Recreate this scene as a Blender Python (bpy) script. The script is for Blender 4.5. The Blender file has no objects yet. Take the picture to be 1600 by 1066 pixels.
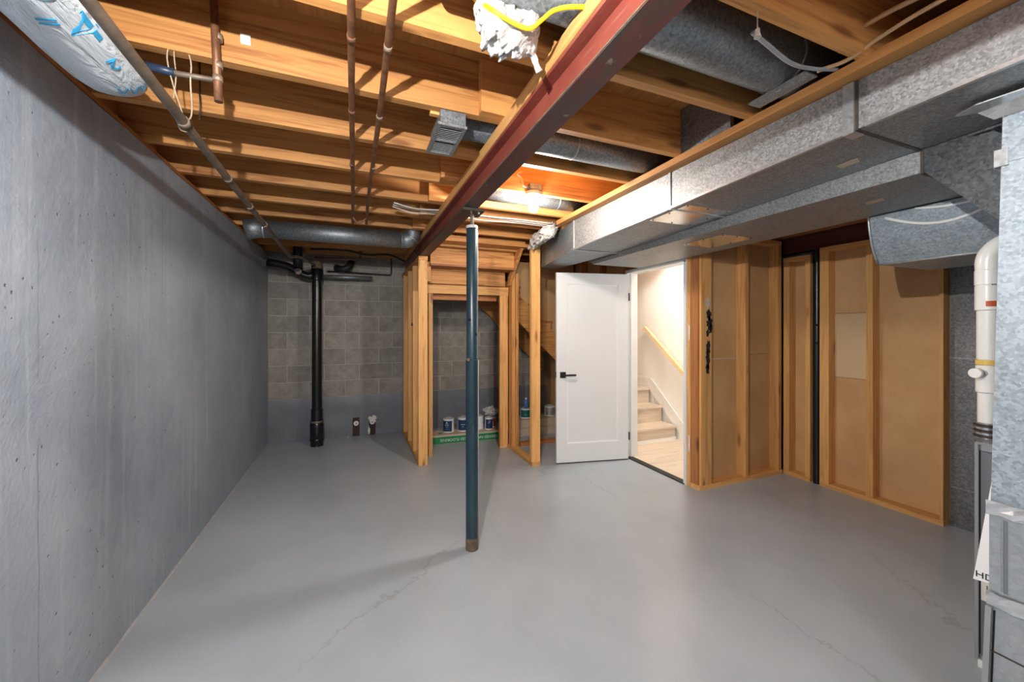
import bpy, bmesh, math, random
from mathutils import Vector, Matrix, noise
random.seed(7)
S = bpy.context.scene
COL = S.collection
PI = math.pi

# ------------------------------------------------------------------ camera, world, exposure
cam_d = bpy.data.cameras.new('camera'); cam = bpy.data.objects.new('camera', cam_d); COL.objects.link(cam)
F_PX, YAW = 610.0, math.atan2(248, 610)
cam_d.sensor_fit = 'HORIZONTAL'; cam_d.sensor_width = 36.0
cam_d.lens = 36.0 * F_PX / 1600.0
cam_d.shift_y = -(533 - 515) / 1600.0
cam_d.clip_start = 0.02
cam.location = (0, 0, 1.36); cam.rotation_euler = (PI / 2, 0, -YAW)
S.camera = cam
S.cycles.max_bounces = 8; S.cycles.diffuse_bounces = 4; S.cycles.glossy_bounces = 3; S.cycles.caustics_reflective = False; S.cycles.caustics_refractive = False
W = bpy.data.worlds.new('world'); S.world = W; W.use_nodes = True
W.node_tree.nodes['Background'].inputs[0].default_value = (0.8, 0.9, 1.0, 1)
W.node_tree.nodes['Background'].inputs[1].default_value = 0.02
S.view_settings.view_transform = 'Standard'; S.view_settings.look = 'None'
S.view_settings.exposure = 0.26; S.view_settings.gamma = 1.0; S.view_settings.use_curve_mapping = False
BULB_MAIN = 38.0; BULB_NEAR = 124.0; ADDED_FILL = 28.0; HALL_LAMP = 44.0     # watts of the lamps built further down; the softbox is added fill

# ------------------------------------------------------------------ materials
MATS = {}
def srgb(r, g, b):
    f = lambda c: (c / 255 / 12.92) if c / 255 <= 0.04045 else ((c / 255 + 0.055) / 1.055) ** 2.4
    return (f(r), f(g), f(b), 1)
class NT:
    def __init__(s, name):
        m = bpy.data.materials.new(name); m.use_nodes = True
        s.m = m; s.t = m.node_tree; s.n = s.t.nodes; s.b = s.n['Principled BSDF']; MATS[name] = m
    def new(s, ty, **kw):
        nd = s.n.new(ty)
        for k, v in kw.items(): setattr(nd, k, v)
        return nd
    def link(s, a, b): s.t.links.new(a, b)
    def coords(s, scale=(1, 1, 1), rnd=True):
        tc = s.new('ShaderNodeTexCoord'); out = tc.outputs['Object']
        if rnd:
            oi = s.new('ShaderNodeObjectInfo'); mu = s.new('ShaderNodeMath', operation='MULTIPLY'); mu.inputs[1].default_value = 37.0
            s.link(oi.outputs['Random'], mu.inputs[0])
            ad = s.new('ShaderNodeVectorMath', operation='ADD'); s.link(out, ad.inputs[0]); s.link(mu.outputs[0], ad.inputs[1]); out = ad.outputs[0]
        mp = s.new('ShaderNodeMapping'); mp.inputs['Scale'].default_value = scale; s.link(out, mp.inputs['Vector'])
        return mp.outputs[0]
    def noise(s, vec, scale, detail=4, rough=.55, dist=0):
        n = s.new('ShaderNodeTexNoise'); n.inputs['Scale'].default_value = scale; n.inputs['Detail'].default_value = detail
        n.inputs['Roughness'].default_value = rough; n.inputs['Distortion'].default_value = dist; s.link(vec, n.inputs['Vector']); return n.outputs['Fac']
    def voro(s, vec, scale, feature='F1', out='Distance'):
        n = s.new('ShaderNodeTexVoronoi', feature=feature); n.inputs['Scale'].default_value = scale; s.link(vec, n.inputs['Vector']); return n.outputs[out]
    def ramp(s, fac, stops):
        r = s.new('ShaderNodeValToRGB'); e = r.color_ramp.elements
        while len(e) < len(stops): e.new(0.5)
        for i, (p, c) in enumerate(stops):
            e[i].position = p; e[i].color = c if len(c) == 4 else (*c, 1)
        s.link(fac, r.inputs[0]); return r.outputs[0]
    def mix(s, fac, a, b, mode='MIX'):
        n = s.new('ShaderNodeMix', data_type='RGBA', blend_type=mode)
        for idx, v in ((0, fac), (6, a), (7, b)):
            if hasattr(v, 'node'): s.link(v, n.inputs[idx])
            else: n.inputs[idx].default_value = v
        return n.outputs[2]
    def math(s, op, a, b=0.0, clamp=False):
        n = s.new('ShaderNodeMath', operation=op); n.use_clamp = clamp
        for i, v in enumerate((a, b)):
            if hasattr(v, 'node'): s.link(v, n.inputs[i])
            else: n.inputs[i].default_value = v
        return n.outputs[0]
    def bump(s, h, strength=.3, dist=.01):
        n = s.new('ShaderNodeBump'); n.inputs['Strength'].default_value = strength; n.inputs['Distance'].default_value = dist
        s.link(h, n.inputs['Height']); s.link(n.outputs[0], s.b.inputs['Normal'])
    def set(s, color=None, rough=None, metal=None, **kw):
        for k, v in (('Base Color', color), ('Roughness', rough), ('Metallic', metal)):
            if v is None: continue
            if hasattr(v, 'node'): s.link(v, s.b.inputs[k])
            else: s.b.inputs[k].default_value = v
        for k, v in kw.items(): s.b.inputs[k.replace('_', ' ')].default_value = v
        return s.m
BW = ((0, 0, 0, 1), (1, 1, 1, 1))

def wood(name, axis, light, dark, knot, rough=.6, vary=.35):
    t = NT(name); sc = [11, 11, 11]; sc[axis] = .55
    v = t.coords(sc); g = t.noise(v, 2.2, 6, .6, 1.6)
    c = t.ramp(g, [(.3, dark), (.52, light), (.75, tuple(min(1, x * 1.12) for x in light[:3]) + (1,))])
    sk = [7, 7, 7]; sk[axis] = 1.9
    k = t.voro(t.coords(sk), 1.0); kf = t.ramp(k, [(.07, BW[1]), (.16, BW[0])])
    c = t.mix(t.math('MULTIPLY', kf, .75), c, knot)
    oi = t.new('ShaderNodeObjectInfo'); r = t.math('ADD', t.math('MULTIPLY', oi.outputs['Random'], vary), 1 - vary * .6)
    hs = t.new('ShaderNodeHueSaturation'); t.link(c, hs.inputs['Color']); t.link(r, hs.inputs['Value']); 
    fine = t.noise(t.coords([x * 6 for x in sc]), 2, 3); t.bump(fine, .12, .004)
    return t.set(hs.outputs[0], rough)
for i, a in enumerate('xyz'):
    wood('joist_wood_' + a, i, srgb(206, 146, 82), srgb(160, 96, 48), srgb(112, 60, 26))
    wood('stud_wood_' + a, i, srgb(222, 168, 102), srgb(192, 132, 74), srgb(132, 76, 36), vary=.25)
    wood('aged_wood_' + a, i, srgb(178, 116, 66), srgb(140, 84, 44), srgb(80, 44, 20))
    wood('pale_wood_' + a, i, srgb(222, 206, 186), srgb(206, 188, 166), srgb(200, 180, 156), rough=.4, vary=.08)
    wood('rail_wood_' + a, i, srgb(232, 205, 160), srgb(222, 192, 146), srgb(214, 180, 130), rough=.35, vary=.05)

def plain(name, col, rough=.5, metal=0, nscale=20, namt=.12, bump=0, bdist=.004, **kw):
    t = NT(name); v = t.coords(); n = t.noise(v, nscale, 5)
    lo = tuple(x * (1 - namt) for x in col[:3]) + (1,); hi = tuple(min(1, x * (1 + namt)) for x in col[:3]) + (1,)
    c = t.ramp(n, [(.3, lo), (.7, hi)])
    if bump: t.bump(n, bump, bdist)
    return t.set(c, rough, metal, **kw)

# painted concrete floor
t = NT('floor_paint'); v = t.coords(rnd=False)
c = t.ramp(t.noise(v, 1.1, 6, .6), [(.3, srgb(155, 164, 171)), (.7, srgb(175, 184, 190))])
c = t.mix(t.ramp(t.noise(v, 14, 5, .7, .5), [(.62, BW[0]), (.75, (.35, .35, .35, 1))]), c, srgb(190, 189, 188))
wn = t.new('ShaderNodeTexNoise'); wn.inputs['Scale'].default_value = 5; wn.inputs['Detail'].default_value = 6; wn.inputs['Roughness'].default_value = .65; t.link(v, wn.inputs['Vector'])
cr = t.voro(t.mix(.28, v, wn.outputs['Color'], 'ADD'), .38, 'DISTANCE_TO_EDGE')
crm = t.math('MULTIPLY', t.ramp(cr, [(.0006, BW[1]), (.0016, BW[0])]), t.ramp(t.noise(v, .8, 2), [(.52, BW[0]), (.58, BW[1])]))
c = t.mix(t.math('MULTIPLY', crm, .4), c, srgb(120, 118, 116))
dirt = t.ramp(t.noise(v, 3.2, 6, .75), [(.66, BW[0]), (.8, (.5, .5, .5, 1))]); c = t.mix(dirt, c, srgb(140, 132, 124))
t.bump(t.noise(v, 16, 6, .65), .1, .006)
t.set(c, t.ramp(t.noise(v, 2.5, 4), [(.3, (.29, .29, .29, 1)), (.7, (.36, .36, .36, 1))]), 0)
# painted concrete left wall: pits, vertical streaks, form lines
t = NT('wall_paint'); v = t.coords(rnd=False)
c = t.ramp(t.noise(v, 1.3, 6, .7), [(.3, srgb(132, 143, 157)), (.7, srgb(166, 174, 183))])
st = t.noise(t.coords((1, 9, .5), False), 1.6, 5, .65)
c = t.mix(t.ramp(st, [(.54, BW[0]), (.74, (.65, .65, .65, 1))]), c, srgb(184, 188, 192))
pit = t.ramp(t.voro(t.mix(.05, v, t.new('ShaderNodeTexNoise').outputs['Color'], 'ADD'), 24), [(.07, BW[1]), (.14, BW[0])])
pit = t.math('MULTIPLY', pit, t.ramp(t.noise(v, 3.0, 5, .8), [(.46, BW[0]), (.54, BW[1])]))
pit = t.math('MULTIPLY', pit, t.ramp(t.noise(v, 75, 3), [(.42, BW[0]), (.56, BW[1])]))
c = t.mix(t.math('MULTIPLY', pit, .75), c, srgb(92, 96, 102))
sx = t.new('ShaderNodeSeparateXYZ'); t.link(v, sx.inputs[0])
line = None
for y0 in (-0.62, 1.75 - 1.6, 1.03, 2.2):
    wv = t.math('ADD', sx.outputs['Y'], t.math('MULTIPLY', t.noise(v, 6, 2), .02))
    l = t.math('LESS_THAN', t.math('ABSOLUTE', t.math('SUBTRACT', wv, y0)), .0035)
    line = l if line is None else t.math('MAXIMUM', line, l)
line = t.math('MULTIPLY', line, t.ramp(t.noise(v, 2.2, 3), [(.42, BW[0]), (.55, BW[1])]))
c = t.mix(t.math('MULTIPLY', line, .3), c, srgb(80, 84, 90))
h = t.math('SUBTRACT', t.math('ADD', t.math('MULTIPLY', t.noise(v, 11, 6, .65), .6), t.math('MULTIPLY', t.noise(v, 90, 2), .08)), t.math('MULTIPLY', pit, .5))
t.bump(h, .8, .014); t.set(c, .5)
# concrete block
t = NT('block'); v = t.coords()
c = t.ramp(t.noise(v, 9, 7, .7), [(.3, srgb(132, 126, 118)), (.7, srgb(168, 162, 154))])
oi = t.new('ShaderNodeObjectInfo'); hs = t.new('ShaderNodeHueSaturation'); t.link(c, hs.inputs['Color'])
t.link(t.math('ADD', t.math('MULTIPLY', oi.outputs['Random'], .22), .87), hs.inputs['Value'])
t.bump(t.noise(v, 70, 4, .7), .5, .008); t.set(hs.outputs[0], .9)
plain('mortar', srgb(176, 170, 160), .95, nscale=40, bump=.5)
plain('base_paint', srgb(112, 116, 124), .5, nscale=5, bump=.35, bdist=.015)
plain('joint_cement', srgb(164, 164, 165), .9, nscale=30, bump=.6, bdist=.01)
# galvanised steel with spangle
def galv(name, lo, hi, rough, scale=70, metal=.8, mottle=.5):
    t = NT(name); v = t.coords()
    cell = t.voro(v, scale, 'F1', 'Color'); bw = t.new('ShaderNodeRGBToBW'); t.link(cell, bw.inputs[0])
    n = t.noise(v, 9, 4, .6)
    f = t.math('ADD', t.math('MULTIPLY', bw.outputs[0], 1 - mottle), t.math('MULTIPLY', n, mottle))
    c = t.ramp(f, [(.2, lo), (.8, hi)])
    r = t.math('ADD', t.math('MULTIPLY', bw.outputs[0], .12), rough - .06)
    t.bump(t.noise(v, 3, 2), .12, .02)
    return t.set(c, r, metal)
galv('galvanized', srgb(128, 131, 132), srgb(170, 172, 173), .52, 150, .75, .25)
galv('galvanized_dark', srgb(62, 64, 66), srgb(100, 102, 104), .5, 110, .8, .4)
galv('galvanized_dull', srgb(118, 124, 128), srgb(166, 172, 176), .5, 130, .8, .35)
galv('galvanized_spangled', srgb(130, 141, 148), srgb(182, 193, 200), .5, 120, .6, .5)
galv('galvanized_smooth', srgb(172, 178, 182), srgb(196, 200, 202), .35, 90, .8)
galv('galvanized_panel', srgb(96, 98, 100), srgb(150, 150, 150), .5, 110, .7)
galv('bright_metal', srgb(222, 224, 226), srgb(240, 240, 240), .22, 30, .95)
galv('foil_tape', srgb(214, 216, 218), srgb(244, 244, 244), .25, 25, .9)
MATS['foil_tape'].node_tree.nodes['Bump'].inputs['Strength'].default_value = .8
# steel
t = NT('red_oxide'); v = t.coords()
c = t.ramp(t.noise(v, 3.5, 6, .65), [(.3, srgb(112, 52, 42)), (.7, srgb(146, 74, 60))])
c = t.mix(t.ramp(t.noise(t.coords((9, .7, 9)), 2, 5, .7), [(.58, BW[0]), (.75, (.45, .45, .45, 1))]), c, srgb(178, 130, 116))
c = t.mix(t.ramp(t.noise(v, 1.7, 6, .75), [(.6, BW[0]), (.68, (.8, .8, .8, 1))]), c, srgb(78, 66, 58))
t.set(c, .5); t.bump(t.noise(v, 25, 4), .15, .005)
t = NT('worn_oxide'); v = t.coords()
c = t.ramp(t.noise(v, 4, 6, .7), [(.3, srgb(74, 38, 36)), (.7, srgb(104, 56, 50))])
c = t.mix(t.ramp(t.noise(t.coords((3, .9, 3)), 1.6, 6, .7), [(.5, BW[0]), (.58, (.9, .9, .9, 1))]), c, srgb(62, 58, 52))
c = t.mix(t.ramp(t.noise(v, 26, 3, .6), [(.68, BW[0]), (.74, (.8, .8, .8, 1))]), c, srgb(140, 124, 108)); t.set(c, .55)
plain('dark_red_steel', srgb(84, 40, 32), .55, nscale=6)
plain('mill_steel', srgb(74, 66, 60), .5, .5, nscale=12, namt=.35, bump=.2)
t = NT('post_paint'); v = t.coords()
c = t.ramp(t.noise(v, 6, 5), [(.3, srgb(26, 46, 56)), (.7, srgb(38, 62, 72))])
c = t.mix(t.ramp(t.noise(t.coords((30, 30, 4)), 1.5, 5, .7), [(.62, BW[0]), (.72, (.7, .7, .7, 1))]), c, srgb(92, 100, 102))
t.set(c, .3); t.bump(t.noise(v, 12, 3), .1, .004)
plain('rust_base', srgb(98, 82, 64), .8, 0, 30, .4, .4)
plain('wear_and_highlight', srgb(188, 190, 190), .6, .2, 30, .2)  # pale grey for worn steel, and for the highlight strips on the post
plain('black_pipe', srgb(22, 23, 25), .28, 0, 12, .3, .1)
plain('black_matte', srgb(24, 24, 26), .55, 0, 15, .2)
plain('dark_hole', srgb(8, 8, 8), .9)
plain('copper_old', srgb(132, 92, 66), .5, .55, 25, .35, .2)
plain('iron_old', srgb(118, 104, 90), .55, .45, 20, .3, .2)
plain('solder', srgb(150, 132, 112), .55, .5, 40)
plain('white_paint', srgb(228, 229, 228), .38, 0, 3, .015)
plain('hall_paint', srgb(242, 239, 232), .6, 0, 3, .02)
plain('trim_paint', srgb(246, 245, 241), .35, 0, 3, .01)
plain('white_plastic', srgb(226, 226, 222), .35, 0, 8, .05)
plain('pvc', srgb(232, 231, 227), .3, 0, 6, .04)
plain('grey_cabinet', srgb(112, 114, 117), .45, .1, 4, .05)
plain('grey_cabinet_frame', srgb(146, 148, 150), .4, .15, 4, .05)
plain('paper', srgb(240, 240, 240), .7, 0, 4, .02)
plain('label_paper', srgb(222, 218, 208), .7, 0, 4, .02)
plain('ink', srgb(30, 30, 34), .7)
plain('faded_ink', srgb(120, 108, 92), .8)
plain('orange_print', srgb(190, 84, 40), .6)
plain('yellow_tape', srgb(222, 186, 96), .5)
plain('yellow_cable', srgb(236, 196, 20), .4)
plain('cable_white', srgb(206, 200, 190), .5)
plain('cable_tan', srgb(186, 150, 110), .55)
plain('cable_grey', srgb(150, 150, 152), .5)
plain('string', srgb(168, 150, 124), .8)
plain('ceramic', srgb(236, 234, 228), .25)
plain('cardboard', srgb(196, 178, 156), .8, 0, 8, .08)
plain('green_print', srgb(26, 128, 74), .55, 0, 6, .05)
plain('print_white', srgb(228, 236, 228), .6)
plain('can_steel', srgb(190, 190, 186), .35, .7, 8, .1)
plain('can_navy', srgb(22, 52, 92), .45, 0, 6, .06)
plain('can_white', srgb(228, 230, 230), .45, 0, 6, .03)
plain('can_green', srgb(16, 92, 82), .45, 0, 6, .06)
plain('can_red', srgb(150, 40, 36), .5, 0, 6, .06)
plain('spray_blue', srgb(72, 108, 166), .4)
plain('stain_black', srgb(34, 30, 28), .9, 0, 20, .4)
plain('stain_white', srgb(226, 222, 214), .8, 0, 20, .1)
t = NT('panel_back'); v = t.coords()
c = t.ramp(t.noise(v, 2.2, 6, .6), [(.3, srgb(188, 144, 94)), (.7, srgb(210, 168, 118))])
c = t.mix(t.ramp(t.noise(t.coords((1, 1, .25)), 2.2, 5, .7), [(.6, BW[0]), (.8, (.35, .35, .35, 1))]), c, srgb(150, 106, 64))
t.bump(t.noise(v, 60, 3), .12, .003); t.set(c, .7)
plain('panel_pale', srgb(206, 178, 138), .7, 0, 3, .05)
t = NT('plywood'); v = t.coords((6, .6, 6), False)
t.set(t.ramp(t.noise(v, 2.2, 6, .65, 1.5), [(.3, srgb(150, 98, 46)), (.7, srgb(192, 136, 74))]), .7)
t = NT('fibreglass'); v = t.coords()
t.set(t.ramp(t.noise(v, 18, 6, .7), [(.3, srgb(214, 208, 198)), (.65, srgb(246, 244, 240))]), .95); t.bump(t.noise(v, 45, 6, .8), 1, .02)
t = NT('sleeve_plastic'); v = t.coords()
t.set(t.ramp(t.noise(v, 4, 4), [(.3, srgb(188, 196, 202)), (.7, srgb(214, 220, 224))]), .28)
t.bump(t.noise(t.coords((7, 2.2, 7)), 2.6, 4, .6, 1.5), .8, .02)
plain('sleeve_print', srgb(48, 150, 196), .4)
t = NT('clear_bag'); t.set((.85, .85, .84, 1), .25, 0, Transmission_Weight=.45, Alpha=.85); t.bump(t.noise(t.coords(), 14, 4), .6, .02)
plain('blue_valve', srgb(34, 50, 72), .4)
t = NT('dark_gap_board'); t.set(srgb(60, 44, 34), .8)
def emit(name, col, strength):
    t = NT(name); t.b.inputs['Base Color'].default_value = (1, 1, 1, 1)
    t.b.inputs['Emission Color'].default_value = col; t.b.inputs['Emission Strength'].default_value = strength
def sphere_strength(p, r): return p / (PI * 4 * PI * r * r)
WARM = (1, .86, .69, 1)
emit('bulb_main', (1, .94, .86, 1), sphere_strength(BULB_MAIN, .032))
emit('bulb_near', (1, .975, .945, 1), sphere_strength(BULB_NEAR, .011))
emit('added_fill_glow', (.97, .98, 1, 1), ADDED_FILL / (PI * .8 * .4))  # glow of the added fill softbox
emit('hall_lamp_glow', (1, .97, .93, 1), HALL_LAMP / (PI * PI * .13 ** 2 * 1.6))

# ------------------------------------------------------------------ builders
def mesh_obj(name, verts, faces, mat, parent=None, loc=None, smooth=False):
    """verts are in world metres (or in the parent's own space when it is rotated); the origin moves to loc or to the centre"""
    if loc is None:
        lo = [min(v[i] for v in verts) for i in range(3)]; hi = [max(v[i] for v in verts) for i in range(3)]
        loc = tuple((a + b) / 2 for a, b in zip(lo, hi))
    me = bpy.data.meshes.new(name); me.from_pydata([tuple(v[i] - loc[i] for i in range(3)) for v in verts], [], faces)
    me.materials.append(MATS[mat])
    if smooth:
        for p in me.polygons: p.use_smooth = True
    me.update(); o = bpy.data.objects.new(name, me); COL.objects.link(o)
    return place(o, parent, loc)
def place(o, parent, loc):
    if parent is not None:
        o.parent = parent; off = Vector((0, 0, 0)); q = parent
        if not parent.get('_local'):
            while q is not None: off += q.location; q = q.parent
        loc = Vector(loc) - off
    o.location = loc
    return o
def fix(o):   # outward normals
    bm = bmesh.new(); bm.from_mesh(o.data); bmesh.ops.recalc_face_normals(bm, faces=bm.faces); bm.to_mesh(o.data); bm.free(); return o
BF = [(0, 3, 2, 1), (4, 5, 6, 7), (0, 1, 5, 4), (1, 2, 6, 5), (2, 3, 7, 6), (3, 0, 4, 7)]
def box(name, x0, x1, y0, y1, z0, z1, mat, parent=None, bev=0, jit=0):
    V = [(x0, y0, z0), (x1, y0, z0), (x1, y1, z0), (x0, y1, z0), (x0, y0, z1), (x1, y0, z1), (x1, y1, z1), (x0, y1, z1)]
    if jit: V = [tuple(c + random.uniform(-jit, jit) for c in v) for v in V]
    o = mesh_obj(name, V, BF, mat, parent, ((x0 + x1) / 2, (y0 + y1) / 2, (z0 + z1) / 2))
    if bev:
        bm = bmesh.new(); bm.from_mesh(o.data)
        bmesh.ops.bevel(bm, geom=bm.edges[:], offset=bev, segments=2, affect='EDGES'); bm.to_mesh(o.data); bm.free()
    return o
def prism(name, poly, a0, a1, axis, mat, parent=None):
    """poly: 2-D outline in the other two axes (in x,y,z order), extruded along axis"""
    n = len(poly); V = []
    for a in (a0, a1):
        for p in poly:
            q = list(p); q.insert(axis, a); V.append(tuple(q))
    Fc = [tuple(range(n))[::-1], tuple(range(n, 2 * n))] + [(i, (i + 1) % n, n + (i + 1) % n, n + i) for i in range(n)]
    return fix(mesh_obj(name, V, Fc, mat, parent))
def smooth_path(pts, n=6):
    if len(pts) < 3: return [Vector(p) for p in pts]
    P = [Vector(p) for p in pts]; P = [2 * P[0] - P[1]] + P + [2 * P[-1] - P[-2]]; out = []
    for i in range(1, len(P) - 2):
        for k in range(n):
            t = k / n; a, b, c, d = P[i - 1:i + 3]
            out.append(.5 * (2 * b + (c - a) * t + (2 * a - 5 * b + 4 * c - d) * t * t + (3 * b - a - 3 * c + d) * t ** 3))
    return out + [P[-2]]
def tube(name, pts, r, mat, parent=None, seg=10, curve=0, flat=1.0, cap=True):
    P = smooth_path(pts, curve) if curve else [Vector(p) for p in pts]
    R = r if callable(r) else (lambda t: r)
    V = []; Fc = []; n = len(P); up = None
    for i, p in enumerate(P):
        d = (P[min(i + 1, n - 1)] - P[max(i - 1, 0)]).normalized()
        if up is None: up = Vector((0, 0, 1)) if abs(d.z) < .9 else Vector((1, 0, 0))
        a = d.cross(up).normalized(); b = a.cross(d).normalized(); up = b
        rr = R(i / (n - 1))
        for k in range(seg):
            th = 2 * PI * k / seg; V.append(p + a * math.cos(th) * rr + b * math.sin(th) * rr * flat)
        if i:
            for k in range(seg):
                j = (k + 1) % seg; o = (i - 1) * seg; Fc.append((o + k, o + j, o + seg + j, o + seg + k))
    if cap: Fc += [tuple(range(seg))[::-1], tuple(range((n - 1) * seg, n * seg))]
    o = fix(mesh_obj(name, [tuple(v) for v in V], Fc, mat, parent))
    for p in o.data.polygons: p.use_smooth = len(p.vertices) == 4
    return o
def lathe(name, prof, mat, center, parent=None, seg=24, axis=2, smooth=True):
    """prof: list of (radius, height) turned about axis through center"""
    V = []; Fc = []
    for r, h in prof:
        for k in range(seg):
            a = 2 * PI * k / seg; q = [r * math.cos(a), r * math.sin(a)]; q.insert(axis, h)
            V.append(tuple(q[i] + center[i] for i in range(3)))
    for i in range(len(prof) - 1):
        for k in range(seg):
            j = (k + 1) % seg; Fc.append((i * seg + k, i * seg + j, (i + 1) * seg + j, (i + 1) * seg + k))
    Fc += [tuple(range(seg))[::-1], tuple(range((len(prof) - 1) * seg, len(prof) * seg))]
    o = fix(mesh_obj(name, V, Fc, mat, parent, tuple(center)))
    if smooth:
        for p in o.data.polygons: p.use_smooth = len(p.vertices) == 4
        o.data.set_sharp_from_angle(angle=math.radians(40))
    return o
def cyl(name, a, b, r, mat, parent=None, seg=20): return tube(name, [a, b], r, mat, parent, seg)
def text_mesh(name, body, size, mat, mw, parent=None, thick=.0006, bend=None):
    """flat lettering laid by the 4x4 matrix mw (local x = reading direction, y = up of the letters, z = out of the surface)"""
    cu = bpy.data.curves.new(name, 'FONT'); cu.body = body; cu.size = size; cu.align_x = 'CENTER'; cu.align_y = 'CENTER'; cu.extrude = thick; cu.resolution_u = 2
    tmp = bpy.data.objects.new(name, cu); COL.objects.link(tmp); dg = bpy.context.evaluated_depsgraph_get()
    me = bpy.data.meshes.new_from_object(tmp.evaluated_get(dg)); bpy.data.objects.remove(tmp)
    V = [v.co.copy() for v in me.vertices]; V = [bend(v) for v in V] if bend else [mw @ v for v in V]
    Fc = [tuple(p.vertices) for p in me.polygons]
    return mesh_obj(name, [tuple(v) for v in V], Fc, mat, parent)
def thing(name, label, cat, loc=(0, 0, 0), rotz=0, group=None, local=False):
    o = bpy.data.objects.new(name, None); COL.objects.link(o); o.location = loc; o.rotation_euler = (0, 0, rotz); o.empty_display_size = .05
    o['label'] = label; o['category'] = cat
    if group: o['group'] = group
    if local: o['_local'] = 1
    return o
def tag(o, label, cat, group=None):
    o['label'] = label; o['category'] = cat
    if group: o['group'] = group
    return o
def struct(o, label=None, cat=None):
    o['kind'] = 'structure'
    if label: o['label'] = label; o['category'] = cat
    return o
def setting(name, label, cat, loc):
    o = thing(name, label, cat, loc); o['kind'] = 'structure'; return o

# ------------------------------------------------------------------ room shell
XL, YB, XR = -.94, 5.40, 3.86
JZ, JT = 2.282, 2.517                      # joist underside and top
struct(box('floor', -1.2, 4.1, -2.4, 5.6, -.12, 0, 'floor_paint'), 'grey painted concrete basement floor', 'floor')
# left concrete wall with a faintly wavy top
ny, nz = 60, 6; V = []; Fc = []
for i in range(ny + 1):
    y = -2.4 + i * (5.6 + 2.4) / ny
    top = 2.255 + .012 * noise.noise(Vector((y * 2.3, 0, 0))) + .006 * noise.noise(Vector((y * 9, 3, 0)))
    for k in range(nz + 1): V.append((XL, y, top * k / nz))
    V.append((XL - .22, y, top)); V.append((XL - .22, y, 0))
m = nz + 3
for i in range(ny):
    for k in range(m):
        a, b = i * m + k, i * m + (k + 1) % m; Fc.append((a, a + m, b + m, b))
wl = struct(fix(mesh_obj('wall_left', V, Fc, 'wall_paint')), 'long blue-grey painted poured concrete wall', 'wall')
box('sill_plate', XL - .2, XL - .004, -2.4, 5.4, 2.262, JZ, 'aged_wood_y', wl)
V = []; Fc = []
for i in range(121):
    y = -.5 + i * 5.9 / 120; w = .006 + .007 * noise.noise(Vector((y * 6, 1, 0))); h = .006 + .006 * noise.noise(Vector((y * 8, 5, 0)))
    V += [(XL - .002, y, 0), (XL - .002, y, h + .004), (XL + w + .004, y, .0008)]
    if i: a = (i - 1) * 3; Fc += [(a, a + 1, a + 4, a + 3), (a + 1, a + 2, a + 5, a + 4)]
mesh_obj('floor_joint', V, Fc, 'joint_cement', wl)
# block wall at the back
wb = struct(box('wall_back', -1.16, 4.1, YB + .006, YB + .2, 0, 2.6, 'mortar'), 'grey concrete block wall with painted base', 'wall')
def block(x0, x1, z0):
    g = .0055; d = .004
    x0 += g; x1 -= g; z0 += g; z1 = z0 + .203 - 2 * g
    o = mesh_obj('block', [(x0, YB + .02, z0), (x1, YB + .02, z0), (x1, YB + .02, z1), (x0, YB + .02, z1),
         (x0, YB + d, z0), (x1, YB + d, z0), (x1, YB + d, z1), (x0, YB + d, z1),
         (x0 + d, YB, z0 + d), (x1 - d, YB, z0 + d), (x1 - d, YB, z1 - d), (x0 + d, YB, z1 - d)],
        [(0, 1, 5, 4), (1, 2, 6, 5), (2, 3, 7, 6), (3, 0, 4, 7), (4, 5, 9, 8), (5, 6, 10, 9), (6, 7, 11, 10), (7, 4, 8, 11), (8, 9, 10, 11)], 'block', wb)
    o.location.y += random.uniform(-.003, .002)
for r in range(9):
    z = .513 + .203 * r; x = XL; first = (.44, .2)[r % 2]; xs = [XL, XL + first]
    while xs[-1] < 2.75: xs.append(xs[-1] + .406)
    for a, b in zip(xs, xs[1:]): block(a, b, z)
# parged, painted base of the back wall with an uneven front
V = []; Fc = []; nx, nz = 60, 8
for i in range(nx + 1):
    x = XL + i * 3.7 / nx
    for k in range(nz + 1):
        z = .513 * k / nz; V.append((x, YB - .014 + .01 * noise.noise(Vector((x * 4, z * 5, 2))) + (.012 if k == nz else 0), z + (.008 * noise.noise(Vector((x * 7, 0, 0))) if k == nz else 0)))
for i in range(nx):
    for k in range(nz):
        a = i * (nz + 1) + k; Fc.append((a, a + nz + 1, a + nz + 2, a + 1))
mesh_obj('painted_base', V, Fc, 'base_paint', wb, smooth=True)
# unseen rest of the room behind the camera
struct(box('wall_rear', -1.16, 4.1, -2.4, -2.2, 0, 2.6, 'wall_paint'), 'painted concrete wall behind the camera', 'wall')
struct(box('wall_right', 4.0, 4.16, -2.4, 5.6, 0, 2.6, 'wall_paint'), 'painted concrete outer wall on the right', 'wall')

# ------------------------------------------------------------------ ceiling: subfloor and joists
ce = struct(box('ceiling', -1.16, 4.1, -2.4, 5.6, JT, JT + .02, 'plywood'), 'plywood subfloor over open wooden joists', 'ceiling')
JY = [1.275 + .408 * k for k in range(-8, 11)]
jl = box('joist', -1.14, .78, -.038, 0, JZ, JT, 'joist_wood_x', ce); jr = box('joist', .50, 4.0, -.038, 0, JZ, JT, 'joist_wood_x', ce)
for i, y in enumerate(JY):
    for j, (src, dy) in enumerate(((jl, 0), (jr, -.040))):
        if j == 1 and y > 3.9: continue           # stair opening
        o = src if i == 0 else src.copy()
        if i: COL.objects.link(o)
        o.location.y = y - .019 + dy
for i in range(len(JY) - 1):
    y0, y1 = JY[i], JY[i + 1] - .038
    box('rim_block', XL - .14, XL - .10, y0, y1, JZ, JT, 'aged_wood_y', ce)
    if i in (8, 10, 12, 13): box('beam_block', .74, .778, y0, y1 - .04, JZ, JT, 'joist_wood_y', ce)

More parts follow.
